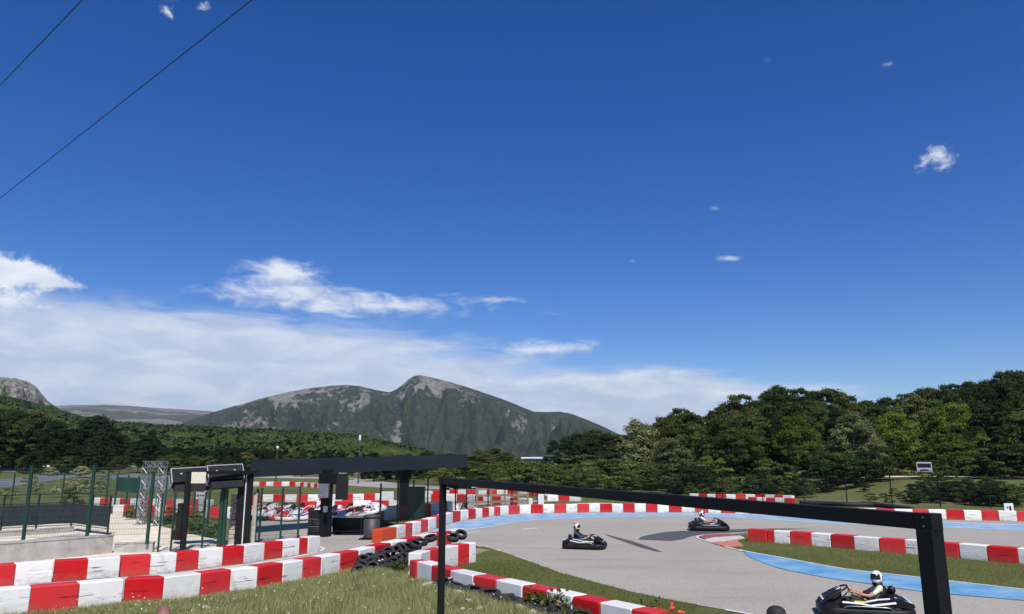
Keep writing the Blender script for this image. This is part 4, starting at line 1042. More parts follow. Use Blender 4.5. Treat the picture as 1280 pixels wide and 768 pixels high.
# pit mechanic silhouettes are not readable in the photo, so none are built
# ---------------------------------------------------------------- tyres
def tyre_mesh():
    b = B(); r, w = .26, .19
    p = [(r * .56, -w * .42), (r * .62, -w * .5), (r * .86, -w * .5), (r * .96, -w * .40), (r, -w * .22), (r, w * .22), (r * .96, w * .40), (r * .86, w * .5), (r * .62, w * .5), (r * .56, w * .42), (r * .60, w * .30), (r * .84, w * .36), (r * .88, 0), (r * .84, -w * .36), (r * .60, -w * .30)]
    b.lathe(p, 24, 'z', (0, 0, 0), True); return b.mesh('tyre_body', 'rubber', True)
TM = tyre_mesh()
def strap_mesh():
    b = B(); r, w = .26, .19; e = .008
    pr = [(r * .55, -w * .5 - e), (r * 1.02, -w * .5 - e), (r * 1.05, 0), (r * 1.02, w * .5 + e), (r * .55, w * .5 + e)]
    vs = [(x, -.022, z) for x, z in pr] + [(x, .022, z) for x, z in pr]
    b.add(vs, [(i, i + 1, i + 6, i + 5) for i in range(4)]); b.add([(x + .004, y, z * .98) for x, y, z in vs], [(i, i + 5, i + 6, i + 1) for i in range(4)]); return b.mesh('white_strap', 'strap')
SM = strap_mesh()
def tyre(label, loc, rot, strap=None, group=None, sc=1.0):
    t = thing('tyre', label, 'tyre', loc, 0, group); t.rotation_euler = rot; t.scale = (sc,) * 3
    put(TM, 'tyre_body', t)
    if strap is not None: put(SM, 'white_strap', t).rotation_euler = (0, 0, strap)
    return t
HEAP = []
random.seed(21)
_lab = ['lying at the left end of the dark heap before the barrier', 'low at the front left of the heap', 'leaning on the left end of the heap', 'half sunk in grass below the strapped one', 'tilted in the left third of the heap', 'on top of the heap, left of its middle', 'flat in the grass at the front middle', 'in the heart of the heap',
        'high on the heap near the red block', 'squeezed low in the middle of the heap', 'flat at the right front of the heap', 'high in the heap, right of its middle', 'lying on its neighbours right of the middle', 'leaning beside the corner block', 'tilted low against the corner block', 'at the right end of the heap by the corner', 'balanced at the top of the corner', 'wedged behind the corner block', 'low beside the corner block', 'peeping over the corner block', 'lowest before the corner block', 'topmost before the corner block', 'touching the corner block', 'rightmost by the corner block']
for i in range(24):
    f = i / 23; row = i % 3; px = 450 + 60 * f + random.uniform(-2, 2); base = 721 - 13 * f
    st = random.uniform(-.8, .8) if i in (2, 5, 8, 10, 13, 16, 7) else None
    HEAP.append((px, base - (0, 3.5, 8)[row], (.06, .14, .20)[row] + .12 * f, random.choice([8, 18, 30, 42, 60]) , random.uniform(-60, 60), st, ('strapped tyre ' if st is not None else 'plain tyre ') + _lab[i]))
HEAP += [(526, 697.5, .46, 15, 70, None, 'tyre lying between the two barrier rows behind the corner'), (519, 700, .42, 25, 40, .2, 'strapped tyre lying just behind the corner block'),
        (538, 693.5, .50, 12, 10, None, 'tyre between the rows just left of the frame post'),
        (566, 690, .44, 28, 30, 2.6, 'white marked tyre propped between the rows right of the frame post'), (576, 688, .50, 36, 15, None, 'upper tyre propped between the rows right of the frame post')]
for (px, py, z, tilt, yaw, st, lab) in HEAP:
    g = G(px, py); tyre('black ' + lab, g + Vector((0, .0, z + .08)), (R(tilt), R(random.uniform(-12, 12)), R(yaw)), st, 'loose tyres piled between the barriers', .92)
def ftop(x):
    xs = [p[0] for p in F_TOP]; ys = [p[1] for p in F_TOP]; return float(np.interp(x, xs, ys))
ROW = [(566, 4, .2, 'first tyre from the frame post at the foot of the barrier, half sunk in grass'), (581, 6, None, 'second tyre from the frame post, low behind a pale stone'), (604, 5, .5, 'tyre with a white strap under the first full red block right of the frame'),
       (624, 3, None, 'flat tyre below the seam of red and white blocks'), (641, 5, .8, 'flat lying tyre showing its open hollow before the white block'), (664, 3, None, 'shadowed tyre under the middle red block, left of the leafy weed'),
       (688, 3, None, 'tyre hidden behind the leafy green weed'), (712, 2, .4, 'tyre with a pale strap under the lower red block'), (738, 2, None, 'dark tyre next to the last red block by the bottom edge'), (760, 2, .3, 'last tyre of the row, strapped, at the bottom edge')]
for (x, dz, st, lab) in ROW:
    p = G(x, ftop(x), .66); p = Vector((p.x, p.y, 0)); n = Vector((-.62, -.78, 0))
    tl = 6 if x in (641,) else random.uniform(4, 24)
    tyre(lab, p + n * .34 + Vector((0, 0, .38)), (R(tl), R(random.uniform(-10, 10)), R(random.uniform(0, 90)) if x != 641 else R(150)), st, 'tyres lined along the foot of the barrier')

# ---------------------------------------------------------------- parked van in the wood, distant building, lamp masts
def van():
    g = P(1158, 609, 84); g.z = terr(g.x, g.y) + .28; L = 4.6
    t = thing('parked_van', 'pale van parked under the trees on the woodland road', 'van', g, R(-118)); t.scale = (.8, .8, .7)
    prof = [(-2.3, .35), (-2.35, 1.1), (-2.2, 1.95), (-1.9, 2.05), (.9, 2.05), (1.35, 1.75), (1.75, 1.2), (2.25, 1.05), (2.35, .75), (2.32, .35)]
    b = B(); b.prism(prof, 'y', -.9, .9); b.build('van_body', 'van_shade_paint', t)
    b = B(); b.bar((1.30, 0, 1.82), (1.76, 0, 1.22), 1.6, .05, up=(0, 0, 1)); b.build('front_window', 'glass', t)
    b = B(); b.bar((2.37, -.5, .86), (2.37, .5, .86), .04, .2); b.build('grille', 'plastic', t)
    for x0, x1 in ((-2.0, -1.0), (-.9, .1), (.2, .95)):
        for s in (-1, 1): b = B(); b.box(((x0 + x1) / 2, s * .905, 1.55), (x1 - x0, .02, .5), None, .005); b.build('side_window', 'glass', t)
    for x in (-1.45, 1.5):
        for s in (-1, 1):
            b = B(); b.lathe([(.001, -.1), (.2, -.1), (.33, -.1), (.34, 0), (.33, .1), (.2, .1), (.001, .1)], 18, 'y', (x, s * .85, .33)); b.build('wheel', 'rubber', t, True)
    for s in (-.7, .7): b = B(); b.box((2.33, s, .8), (.05, .28, .16), None, .01); b.build('headlight', 'alu', t)
    b = B(); b.box((2.36, 0, .45), (.08, 1.7, .2), None, .02); b.build('bumper', 'plastic', t)
van()
def far_building():
    p = P(667, 573, 420); t = thing('distant_building', 'small distant building with white flat roof peeping over the trees before the mountain', 'building', (p.x, p.y, 0))
    b = B(); b.box((0, 0, 2.6), (10.4, 8, 5.2)); b.build('wall', 'facade', t)
    b = B(); b.box((-.6, -.4, 5.62), (12.6, 9.5, .8)); b.build('roof', 'roofwhite', t)
    b = B(); b.box((1.0, -.2, 6.3), (3.0, 3, .55)); b.build('roof_unit', 'darkgrey', t)
    for k in range(5): b = B(); b.box((-4 + 2 * k, -4.01, 3.4), (1.3, .05, 1.5)); b.build('window', 'glass', t)
far_building()
for (px, py, Y, lab) in ((450, 549, 120, 'slim dark mast with a white lamp head above the middle of the canopy'), (347, 561, 120, 'slim dark mast with a small pale head above the left end of the canopy')):
    p = P(px, py, Y); t = thing('lamp_mast', lab, 'mast', (p.x, p.y, 0))
    b = B(); b.tube([(0, 0, 0), (0, 0, p.z)], [.13, .07], 8); b.build('mast_pole', 'darkgrey', t)
    b = B(); b.box((0, 0, p.z + .2), (.3, .24, .85 if px == 450 else .4), None, .05); b.build('lamp_head', 'roofwhite', t)
# ---------------------------------------------------------------- vegetation
def numpy_mesh(name, V, tri_quads, tone=None, mats=()):
    """V (n,4,3) quads"""
    n = V.shape[0]; k = V.shape[1]
    me = bpy.data.meshes.new(name); me.vertices.add(n * k); me.vertices.foreach_set('co', V.reshape(-1).astype('f'))
    me.loops.add(n * k); me.loops.foreach_set('vertex_index', np.arange(n * k, dtype='i'))
    me.polygons.add(n); me.polygons.foreach_set('loop_start', np.arange(0, n * k, k, dtype='i'))
    try: me.polygons.foreach_set('loop_total', np.full(n, k, dtype='i'))
    except Exception: pass
    if tone is not None:
        a = me.attributes.new('tone', 'FLOAT', 'POINT'); a.data.foreach_set('value', np.repeat(tone, k).astype('f'))
    for m in mats: me.materials.append(M[m] if isinstance(m, str) else m)
    me.update(calc_edges=True); me.validate(); return me
def unit(v): return v / np.maximum(1e-9, np.linalg.norm(v, axis=-1, keepdims=True))
def cards(C, N, size, aspect=1.0, jitter=.7):
    """leaf cards centred C, facing roughly N"""
    n = len(C); d = unit(N + rng.normal(0, jitter, (n, 3))); t = unit(np.cross(d, rng.normal(0, 1, (n, 3)))); b = np.cross(d, t)
    s = (size * rng.uniform(.6, 1.3, n))[:, None]
    V = np.stack([C - t * s * .5 - b * s * .5 * aspect * .4, C + t * s * .5 * .2 - b * s * .5 * aspect, C + t * s * .5 + b * s * .4 * aspect * .5, C - t * s * .2 + b * s * .5 * aspect], 1)
    return V
M['pine'] = leaf_mat('pine_needles', (.017, .027, .008), (.058, .074, .018), trans=.12)
M['darkpine'] = leaf_mat('dark_pine_needles', (.009, .020, .008), (.026, .044, .014), trans=.10)
M['green'] = leaf_mat('fresh_green_leaves', (.040, .070, .010), (.125, .175, .026), trans=.30)
M['olive'] = leaf_mat('olive_green_leaves', (.036, .048, .013), (.108, .122, .034), trans=.22)
M['blossom'] = leaf_mat('pale_blossoming_leaves', (.062, .075, .026), (.24, .25, .115), trans=.25)
M['shrub'] = leaf_mat('meadow_shrub_leaves', (.040, .062, .014), (.11, .14, .035), trans=.2)
M['flower'] = leaf_mat('straw_yellow_shrub_leaves', (.13, .13, .055), (.34, .33, .16), trans=.2)
M['hillshrub'] = leaf_mat('hillside_scrub', (.026, .045, .012), (.050, .078, .021), trans=.05)
CAM = {}
def crown_mesh(name, kind, H, W, mat_, seed, ncard=5200, size=.32):
    global rng
    old = rng; rng = np.random.default_rng(seed)
    cl = []
    if kind == 'pine':      # broad irregular top, layered horizontal plates, bare lower trunk
        n = 95
        for i in range(n):
            h = rng.uniform(.28, 1.0) ** .8; z = H * h
            w = W * .5 * (1.05 * math.sin(min(1, (1.06 - h) * 1.9) * 1.45) + .05)
            a = rng.uniform(0, 2 * math.pi); rr = w * math.sqrt(rng.uniform(.08, 1))
            cl.append((rr * math.cos(a), rr * math.sin(a), z - .02 * H * (rr / max(w, .1)), W * rng.uniform(.065, .135), H * rng.uniform(.035, .075)))
    elif kind == 'spruce':
        n = 90
        for i in range(n):
            h = rng.uniform(.08, 1.0); z = H * h; w = W * .5 * (1.02 - h) ** .75
            a = rng.uniform(0, 2 * math.pi); rr = w * math.sqrt(rng.uniform(.3, 1))
            cl.append((rr * math.cos(a), rr * math.sin(a), z - .03 * rr * H / W, W * rng.uniform(.06, .11), H * rng.uniform(.025, .05)))
    else:
        n = 75 if kind == 'round' else 36
        lo = .16 if kind == 'round' else .08
        for i in range(n):
            u = unit(rng.normal(0, 1, 3)); r_ = rng.uniform(.55, 1) ** .5
            z = H * (lo + (1 - lo) * (.5 + .47 * u[2] * r_)); taper = 1.0 - .25 * max(0, u[2])
            cl.append((u[0] * r_ * W * .46 * taper, u[1] * r_ * W * .46 * taper, z, W * rng.uniform(.08, .16), H * rng.uniform(.045, .10)))
    cl = np.array(cl); n = len(cl)
    k = rng.integers(0, n, ncard); u = unit(rng.normal(0, 1, (ncard, 3))); rad = rng.uniform(.45, 1.08, ncard)[:, None]
    u[:, 2] = np.where(u[:, 2] < -.45, -u[:, 2] * .5, u[:, 2])
    C = cl[k, :3] + u * rad * np.stack([cl[k, 3], cl[k, 3], cl[k, 4]], 1)
    axis = C - np.array([0, 0, H * .5]); Nn = unit(u * np.array([1, 1, 1.3]) + .35 * unit(axis))
    V = cards(C, Nn, size, 1.0, .55)
    ct = rng.uniform(0, 1, n); tone = np.clip(ct[k] * .65 + rng.uniform(0, .45, ncard), 0, 1)
    if kind == 'blossom': tone = np.clip(tone ** 1.3, 0, 1)
    me = numpy_mesh('crown', V, True, tone, (mat_,)); rng = old
    return me, cl
def trunk_mesh(H, cl, r, m='bark', seed=0):
    rn = random.Random(seed); b = B(); top = H * .86; pts = []
    for i in range(7):
        s = i / 6; pts.append((rn.uniform(-.12, .12) * s * 2, rn.uniform(-.12, .12) * s * 2, top * s - .3 * (1 - s)))
    b.tube(pts, [r * (1.25 if i == 0 else 1) * (1 - .85 * i / 6) for i in range(7)], 8)
    idx = rn.sample(range(len(cl)), min(12, len(cl)))
    for i in idx:
        c = cl[i]; zb = max(H * .15, c[2] - .12 * H - .25 * math.hypot(c[0], c[1])); zb = min(zb, top * .95)
        rr = r * (1 - .85 * zb / top) * .55
        b.tube([(0, 0, zb), (c[0] * .5, c[1] * .5, zb + (c[2] - zb) * .4), (c[0], c[1], c[2])], [rr, rr * .6, rr * .2], 5)
    return b.mesh('trunk', m, True)
TREE = {}
def proto(key, kind, H, W, m, seed, n=5200, size=.32, bark='bark', r=None):
    cm, cl = crown_mesh(key, kind, H, W, m, seed, n, size); TREE[key] = (cm, trunk_mesh(H, cl, r or H * .016, bark, seed), H)
proto('pine0', 'pine', 10, 8, 'pine', 1, 15000, .19); proto('pine1', 'pine', 10, 7, 'pine', 2, 14000, .19); proto('pine2', 'pine', 10, 9.5, 'pine', 3, 17000, .19)
proto('dark0', 'spruce', 10, 7, 'darkpine', 4, 14000, .19); proto('dark1', 'pine', 10, 8, 'darkpine', 5, 15000, .19)
proto('green0', 'round', 8, 7.5, 'green', 6, 13000, .20); proto('green1', 'round', 8, 6.5, 'olive', 7, 13000, .19)
proto('bloss0', 'round', 8, 7, 'blossom', 8, 12000, .18, 'palebark'); proto('bloss1', 'round', 8, 5.6, 'blossom', 9, 10000, .17, 'palebark')
proto('bush0', 'bush', 4, 5, 'shrub', 10, 5000, .18); proto('bush1', 'bush', 4, 5.5, 'olive', 11, 5000, .18)
proto('dkb', 'bush', 4, 5.5, 'darkpine', 14, 5000, .18)  # dark leaf colour carries the shade at the foot of the right wood
proto('fl0', 'bush', 1.2, 2.0, 'flower', 12, 1800, .12, r=.02)
TN = {'pine': 'pine_tree', 'dark': 'dark_pine_tree', 'gree': 'leafy_tree', 'blos': 'blossoming_tree', 'bush': 'bush', 'fl0': 'flower_bush', 'dkb': 'dark_shrub'}
def tree(key, x, y, h, label, group=None, wx=1.0, cat=None, z=None):
    cm, tm, H = TREE[key]; s = h / H
    t = thing(TN[key[:4]] if key != 'fl0' else 'flower_bush', label, cat or ('bush' if key[:2] in ('bu', 'fl', 'dk') else 'tree'), (x, y, terr(x, y) if z is None else z), random.uniform(0, 6.28), group)
    t.scale = (s * wx, s * wx, s)
    put(cm, 'crown', t); put(tm, 'trunk', t); return t
LB = {'pine': 'mid green broad topped pine', 'dark': 'very dark dense pine', 'green': 'fresh green leafy tree', 'bloss': 'pale blossoming tree', 'bush': 'low rounded bush'}
# right wood: skyline profile in the photograph
SKYL = [(690, 553), (700, 548), (745, 540), (775, 545), (800, 522), (825, 530), (850, 512), (870, 514), (885, 522), (900, 508), (925, 496), (950, 500), (965, 488), (985, 486), (1010, 490), (1040, 490), (1060, 494), (1075, 503), (1100, 500), (1130, 494), (1160, 488), (1190, 482), (1220, 480), (1245, 478), (1262, 467), (1290, 467), (1340, 462), (1400, 460), (1500, 455)]
def skyl(x): return float(np.interp(x, [p[0] for p in SKYL], [p[1] for p in SKYL]))
def ztop(px, py, Y): return P(px, py, Y).z
def rt(px, py_top, Y, key, label, group=None, wx=1.0):
    p = P(px, 560, Y); zg = terr(p.x, Y); zt = P(px, py_top, Y).z; return tree(key, p.x, Y, zt - zg, label, group, wx)
# trees one can single out along the front of the wood
rt(800, 524, 108, 'bloss1', 'pale blossoming tree at the left tip of the right wood', wx=1.0)
rt(838, 548, 96, 'bloss0', 'greyish white blossoming tree above the thin black beam, left part of the wood', wx=1.05)
rt(868, 530, 104, 'green1', 'yellow green rounded tree right of the greyish blossoming tree')
rt(1068, 518, 92, 'bloss0', 'tall creamy blossoming tree in the middle of the right wood', wx=.95)
rt(1095, 548, 86, 'bloss1', 'smaller creamy blossoming tree beside the tall creamy one')
rt(1185, 540, 88, 'green0', 'bright fresh green tree right of the pale van', wx=1.2)
rt(1232, 506, 92, 'dark0', 'huge dark drooping conifer near the right edge', wx=1.1)
rt(1295, 505, 84, 'green1', 'olive leafy tree cut by the right edge of the wood', wx=.9)
rt(918, 545, 98, 'green1', 'olive green broad tree before the tall pines, left of centre of the wood')
rt(962, 540, 96, 'green1', 'broad olive tree under the highest pines', wx=1.25)
rt(1010, 532, 98, 'bloss1', 'sparse grey green tree between olive tree and creamy blossom', wx=.9)
rt(1148, 589, 82, 'bush1', 'leafy bush half hiding the parked van', wx=.7)
rt(1118, 560, 95, 'dark1', 'small dark pine between creamy blossom and the van')
rt(888, 560, 92, 'green0', 'slender fresh green tree above the upper far barrier row', wx=.7)
GP = 'tall pines on the skyline of the right wood'
crest = [(822, 534, 116, 'pine0'), (838, 524, 118, 'pine2'), (853, 511, 120, 'pine0'), (866, 517, 116, 'pine2'), (880, 521, 122, 'pine0'), (893, 515, 118, 'dark0'), (905, 508, 120, 'pine0'), (927, 494, 114, 'pine0'), (950, 504, 122, 'dark1'), (972, 485, 112, 'pine2'), (1000, 486, 116, 'pine0'), (1022, 492, 120, 'pine1'), (1045, 488, 118, 'pine2'), (1062, 497, 128, 'pine0'), (1088, 503, 135, 'pine1'), (1112, 499, 130, 'pine2'), (1140, 492, 128, 'pine0'), (1168, 487, 132, 'pine2'), (1196, 481, 128, 'pine0'), (1222, 480, 130, 'pine1'), (1248, 478, 126, 'pine2'), (1266, 465, 112, 'pine0'), (1292, 466, 118, 'pine2')]
ORD = 'first second third fourth fifth sixth seventh eighth ninth tenth eleventh twelfth thirteenth fourteenth fifteenth sixteenth seventeenth eighteenth nineteenth twentieth twenty-first twenty-second twenty-third twenty-fourth twenty-fifth'.split()
for i, (px, py, Y, k) in enumerate(sorted(crest)):
    rt(px, py, Y, k, 'skyline pine of the right wood, ' + ORD[i] + ' from its left tip', GP, random.uniform(.78, 1.05))
GI = 'trees filling the slope of the right wood'
for i in range(165):
    px = random.uniform(840, 1420); Y = random.uniform(92, 150); s = skyl(px); lo = random.uniform(8, 60) * (1.1 if Y < 110 else .6)
    k = random.choice(['pine0', 'pine1', 'pine2', 'dark0', 'dark1', 'pine0', 'pine2', 'green1', 'green1', 'green1', 'green0', 'green0'])
    kk = {'pine': 'broad topped pine', 'dark': 'dark dense pine', 'gree': 'leafy tree'}[k[:4]]
    p = P(px, s + lo, Y)
    h = p.z - terr(p.x, Y)
    if h < 4 or h > 18: continue
    rt(px, s + lo, Y, k, kk + ' packed among its neighbours on the slope of the right wood', GI, random.uniform(.68, 1.0))
for i in range(80):
    px = random.uniform(830, 1420); Y = random.uniform(76, 94); p = P(px, 600, Y)
    if 1128 < px < 1176: continue
    k = random.choice(['bush0', 'bush1', 'dkb', 'dkb', 'dkb']); tree(k, p.x, Y, random.uniform(1.6, 3.8), 'low bush in the undergrowth at the foot of the right wood', 'undergrowth bushes of the right wood', random.uniform(.8, 1.1))  # mostly dark-leaved bushes, their colour standing in for undergrowth shade
for i in range(60):
    px = random.choice([random.uniform(1168, 1420), random.uniform(845, 1035)]); Y = random.uniform(76, 88); p = P(px, 600, Y)
    tree(random.choice(['bush0', 'bush1', 'bush1']), p.x, Y, random.uniform(.6, 1.3), 'low bush on the grassy bank between fence and wood at the right', 'low bushes on the right bank', random.uniform(.9, 1.5))
for i in range(100):
    px = random.uniform(1165, 1420) if i < 70 else (random.uniform(835, 1085) if i < 90 else random.uniform(1085, 1165)); f = random.random(); p = P(px, 600, (58 + 7 * f - (px - 1165) * .02) if px > 1100 else 69 + 8 * f)
    tree(random.choice(['dkb', 'dkb', 'bush1']), p.x, p.y + 3, random.uniform(.8, 1.8) if not 1085 < px < 1165 else random.uniform(.4, .9), 'dark low shrub behind the wire fence at the foot of the right wood', 'dark shrubs behind the right wire fence', random.uniform(.8, 1.3))
# middle trees behind the black beam
GM = 'dark trees left of the right wood'
for (px, py, Y, k) in [(692, 551, 150, 'dark0'), (706, 547, 146, 'dark0'), (722, 543, 150, 'dark1'), (742, 538, 144, 'pine0'), (760, 543, 140, 'dark1'), (776, 545, 138, 'pine1'), (792, 541, 132, 'dark0'), (812, 532, 126, 'pine0'), (830, 524, 124, 'pine1'), (738, 552, 130, 'dark1'), (768, 556, 124, 'pine2'), (715, 558, 132, 'dark0'), (800, 550, 118, 'green1'), (820, 548, 112, 'pine0')]:
    rt(px, py, Y, k, 'dark tree between the far small building and the right wood', GM, random.uniform(1.0, 1.3))
GB = 'bushes in the low belt behind the beam'
for i in range(95):
    px = random.uniform(560, 850); Y = random.uniform(82, 118); f = (px - 560) / 290
    top = 580 + random.uniform(-6, 20) - 8 * math.exp(-((px - 735) / 40) ** 2)
    p = P(px, top, Y); h = p.z - terr(p.x, Y)
    if h < 1.2: h = 1.5
    tree(random.choice(['bush0', 'bush1', 'bush0', 'green1']), p.x, Y, min(h, 5), 'rounded bush in the green belt behind the black beam', GB, random.uniform(.9, 1.5))
for (px, py, Y, k) in [(600, 563, 170, 'green1'), (618, 560, 175, 'green1'), (634, 566, 168, 'pine0'), (575, 566, 180, 'green1'), (590, 571, 160, 'dark1'), (655, 577, 150, 'dark1'), (672, 578, 146, 'green1'), (645, 575, 160, 'pine1'), (548, 566, 185, 'green1'), (560, 570, 180, 'dark0')]:
    rt(px, py, Y, k, 'middling green tree right of the canopy below the mountain', 'middling trees right of the canopy', random.uniform(1.1, 1.6))
# left dark wood
GL = 'dark trees of the left wood'
LSK = [(-80, 505), (0, 510), (30, 512), (55, 520), (75, 528), (100, 532), (118, 522), (130, 528), (145, 540), (175, 548), (190, 538), (200, 552), (230, 560), (270, 558), (300, 560), (330, 560), (360, 566), (450, 568), (500, 568), (545, 566)]
def lsk(x): return float(np.interp(x, [p[0] for p in LSK], [p[1] for p in LSK]))
rt(118, 521, 165, 'dark1', 'rounded very dark tree topping the left wood', wx=1.25)
rt(189, 538, 160, 'dark0', 'dark pointed conifer rising over the left wood before the green hill', wx=.9)
for i in range(105):
    px = random.uniform(-90, 345); Y = random.uniform(138, 200); s = lsk(px) + random.uniform(0, 34)
    p = P(px, s, Y); h = p.z - terr(p.x, Y)
    if h < 4: h = 4.5
    k = random.choice(['dark0', 'dark1', 'dark1', 'dark0', 'pine0', 'dark1', 'pine1'])
    tree(k, p.x, Y, h, 'very dark tree packed in the wood beyond the left flower bushes', GL, random.uniform(1.0, 1.5))
for i in range(44):
    px = random.uniform(-90, 340); Y = random.uniform(128, 142); p = P(px, 577 + random.uniform(-14, 10), Y); h = max(3, p.z - terr(p.x, Y))
    tree(random.choice(['green1', 'pine0', 'dark1', 'dark1', 'dark0']), p.x, Y, h, 'olive green lower tree fronting the left wood', 'lower trees fronting the left wood', random.uniform(1.1, 1.7))
for i in range(52):
    px = random.uniform(300, 580); Y = random.uniform(130, 185); s = lsk(px) + random.uniform(-2, 14); p = P(px, s, Y); h = max(3, p.z - terr(p.x, Y))
    tree(random.choice(['dark1', 'dark1', 'dark0', 'dark0', 'green1']), p.x, Y, h, 'dark tree in the belt behind the canopy roof', 'belt of trees behind the canopy', random.uniform(1.2, 1.8))
# straw yellow flower bushes of the left yard
for i, (px, py, s, lab) in enumerate([(82, 622, 1.5, 'straw yellow bush right behind the dark fabric railing'), (101, 617, 1.6, 'broad straw yellow bush above the railing corner'), (124, 616, 1.3, 'straw yellow bush just right of the tall green post'), (44, 617, 1.2, 'straw bush at the middle of the far left yard'), (10, 624, 1.1, 'straw bush near the left edge'), (62, 604, 1.4, 'small far straw bush by the bluish asphalt'), (84, 600, 1.5, 'pale far bush on top of the left slope'), (100, 605, 1.8, 'rounded straw bush at mid slope'), (36, 610, 1.3, 'straw bush beside the white marker on the left'), (128, 606, 1.3, 'straw bush far behind the green post')]):
    g = G(px, py); tree('fl0', g.x, g.y, s, lab, 'straw coloured bushes of the left yard', 1.0)
g = G(88, 648); tree('bush1', g.x, g.y, 1.9, 'dark clipped shrub on a thin stem behind the railing', None, .5)
for (px, py, s, lab) in [(243, 668, 1.1, 'spiky green plant below the left monitor'), (262, 672, .9, 'low green bush right of the spiky plant'), (212, 655, .9, 'low green bush along the path edge'), (162, 650, .8, 'small green bush at the foot of the gantry'), (226, 662, .8, 'green bush between gantry and rack post')]:
    g = G(px, py); tree('bush0', g.x, g.y, s, lab, None, .8)

# leafy weeds near the tyre row
def weed(px, py, h, label, m='green', n=260, fl=None):
    g = G(px, py); t = thing('weed', label, 'weed', (g.x, g.y, .12))
    C = rng.normal(0, 1, (n, 3)) * np.array([h * .35, h * .3, h * .25]) + np.array([0, 0, h * .55]); C[:, 2] = np.abs(C[:, 2])
    me = numpy_mesh('leaves', cards(C, unit(rng.normal(0, 1, (n, 3)) + [0, 0, 1.2]), .07, 1.6), True, rng.uniform(0, 1, n), (m,)); put(me, 'leaves', t)
    b = B()
    for k in range(9):
        a = k * .7; b.tube([(0, 0, -.1), (h * .18 * math.cos(a), h * .18 * math.sin(a), h * .5), (h * .35 * math.cos(a), h * .3 * math.sin(a), h * .95)], [.008, .006, .003], 4)
    b.build('stem', 'green', t)
weed(676, 781, .55, 'yellow green leafy weed sprouting before the tyres'); weed(700, 786, .55, 'darker leafy weed right of the yellow green one', 'olive')
weed(720, 797, .4, 'small weed near the bottom edge by the lower red block', 'olive'); weed(499, 722, .3, 'grassy weed before the corner block', 'olive', 120)
M['redflower'] = leaf_mat('coral_red_petals', (.50, .05, .02), (.70, .16, .07), trans=.3)
weed(832, 806, .45, 'coral red flowering plant at the bottom edge beside the barrier end', 'redflower', 200); weed(846, 806, .36, 'smaller coral flowering plant right of the taller one', 'redflower', 120); weed(815, 796, .5, 'green stems left of the coral flowers', 'green', 120)

# ---------------------------------------------------------------- grass bank in the foreground
A2 = [(G(x, y).x, G(x, y).y) for x, y in A_BASE[:14]] + [(p.x, p.y) for p in fworld(F_TOP, .66)]
A2 = np.array(A2 + [(5.0, 11.0), (9, 8)])
def bank_z(x, y):
    """height and distance in front of the barrier polyline"""
    P0, P1 = A2[:-1], A2[1:]; d = P1 - P0; px = np.stack([x, y], -1)[:, None, :]
    t = np.clip(((px - P0) * d).sum(-1) / (d * d).sum(-1), 0, 1); q = P0 + t[..., None] * d; v = px - q; dist = np.linalg.norm(v, axis=-1); k = dist.argmin(1); r_ = np.arange(len(x))
    side = (d[k, 0] * v[r_, k, 1] - d[k, 1] * v[r_, k, 0]); dd = np.where(side < 0, dist[r_, k], -dist[r_, k])
    wF = np.clip((x + 4.5) / 3.0, 0, 1); e = .03 + .25 * wF
    z = e * np.clip((dd + .25) / .3, 0, 1) + np.clip(dd, 0, 8) * .055
    z += .05 * np.sin(x * 1.7 + y * .9) * np.clip(dd, 0, 1) + .035 * np.sin(x * 3.9 - y * 2.3) * np.clip(dd, 0, 1)
    return z, dd
def bank():
    xs = np.arange(-17, 8.01, .2); ys = np.arange(8, 27, .2); X, Y = np.meshgrid(xs, ys); z, dd = bank_z(X.ravel(), Y.ravel()); z = np.where(dd < -.22, -.06, z)
    nx = len(xs); ok = (dd > -.45).reshape(X.shape); fs = []
    for j in range(len(ys) - 1):
        for i in range(nx - 1):
            if ok[j, i] and ok[j, i + 1] and ok[j + 1, i] and ok[j + 1, i + 1]: fs.append((j * nx + i, j * nx + i + 1, (j + 1) * nx + i + 1, (j + 1) * nx + i))
    b = B(); b.add(np.stack([X.ravel(), Y.ravel(), z], 1).tolist(), fs); me = b.mesh('grass_bank', 'grass', True)
    if me.polygons[0].normal.z < 0: me.flip_normals()
    tag(put(me, 'grass_bank'), kind='structure')
bank()
def blades(name, X, Y, Z, h, w, m, tones=(0, 1), lean=.35):
    n = len(X); a = rng.uniform(0, 2 * np.pi, n); H = h * rng.uniform(.45, 1.25, n); l = rng.normal(0, lean, (n, 2)) * H[:, None]
    base = np.stack([X, Y, Z - .01], 1); sd = np.stack([np.cos(a), np.sin(a), np.zeros(n)], 1) * (w * rng.uniform(.6, 1.3, n))[:, None]
    tip = base + np.stack([l[:, 0], l[:, 1], H], 1)
    V = np.stack([base - sd, base + sd, tip], 1); me = numpy_mesh(name, V, False, rng.uniform(*tones, n), (m,)); return tag(put(me, name), kind='stuff')
M['blade'] = leaf_mat('grass_blades', (.12, .15, .040), (.42, .41, .20), trans=.3)
M['mown'] = leaf_mat('mown_grass_blades', (.055, .080, .017), (.140, .155, .044), trans=.25)
M['daisy'] = leaf_mat('white_meadow_flowers', (.5, .48, .36), (.75, .74, .62), trans=.2)
n = 230000; X = rng.uniform(-12, 6, n); Y = rng.uniform(12.5, 25, n); z, dd = bank_z(X, Y)
cl = np.sin(X * 2.1 + 1.3 * np.sin(Y * 1.7)) + np.sin(Y * 2.7 + X) + rng.normal(0, .8, n); keep = (dd > .03) & (cl > -.75); X, Y, z, dd = X[keep], Y[keep], z[keep], dd[keep]
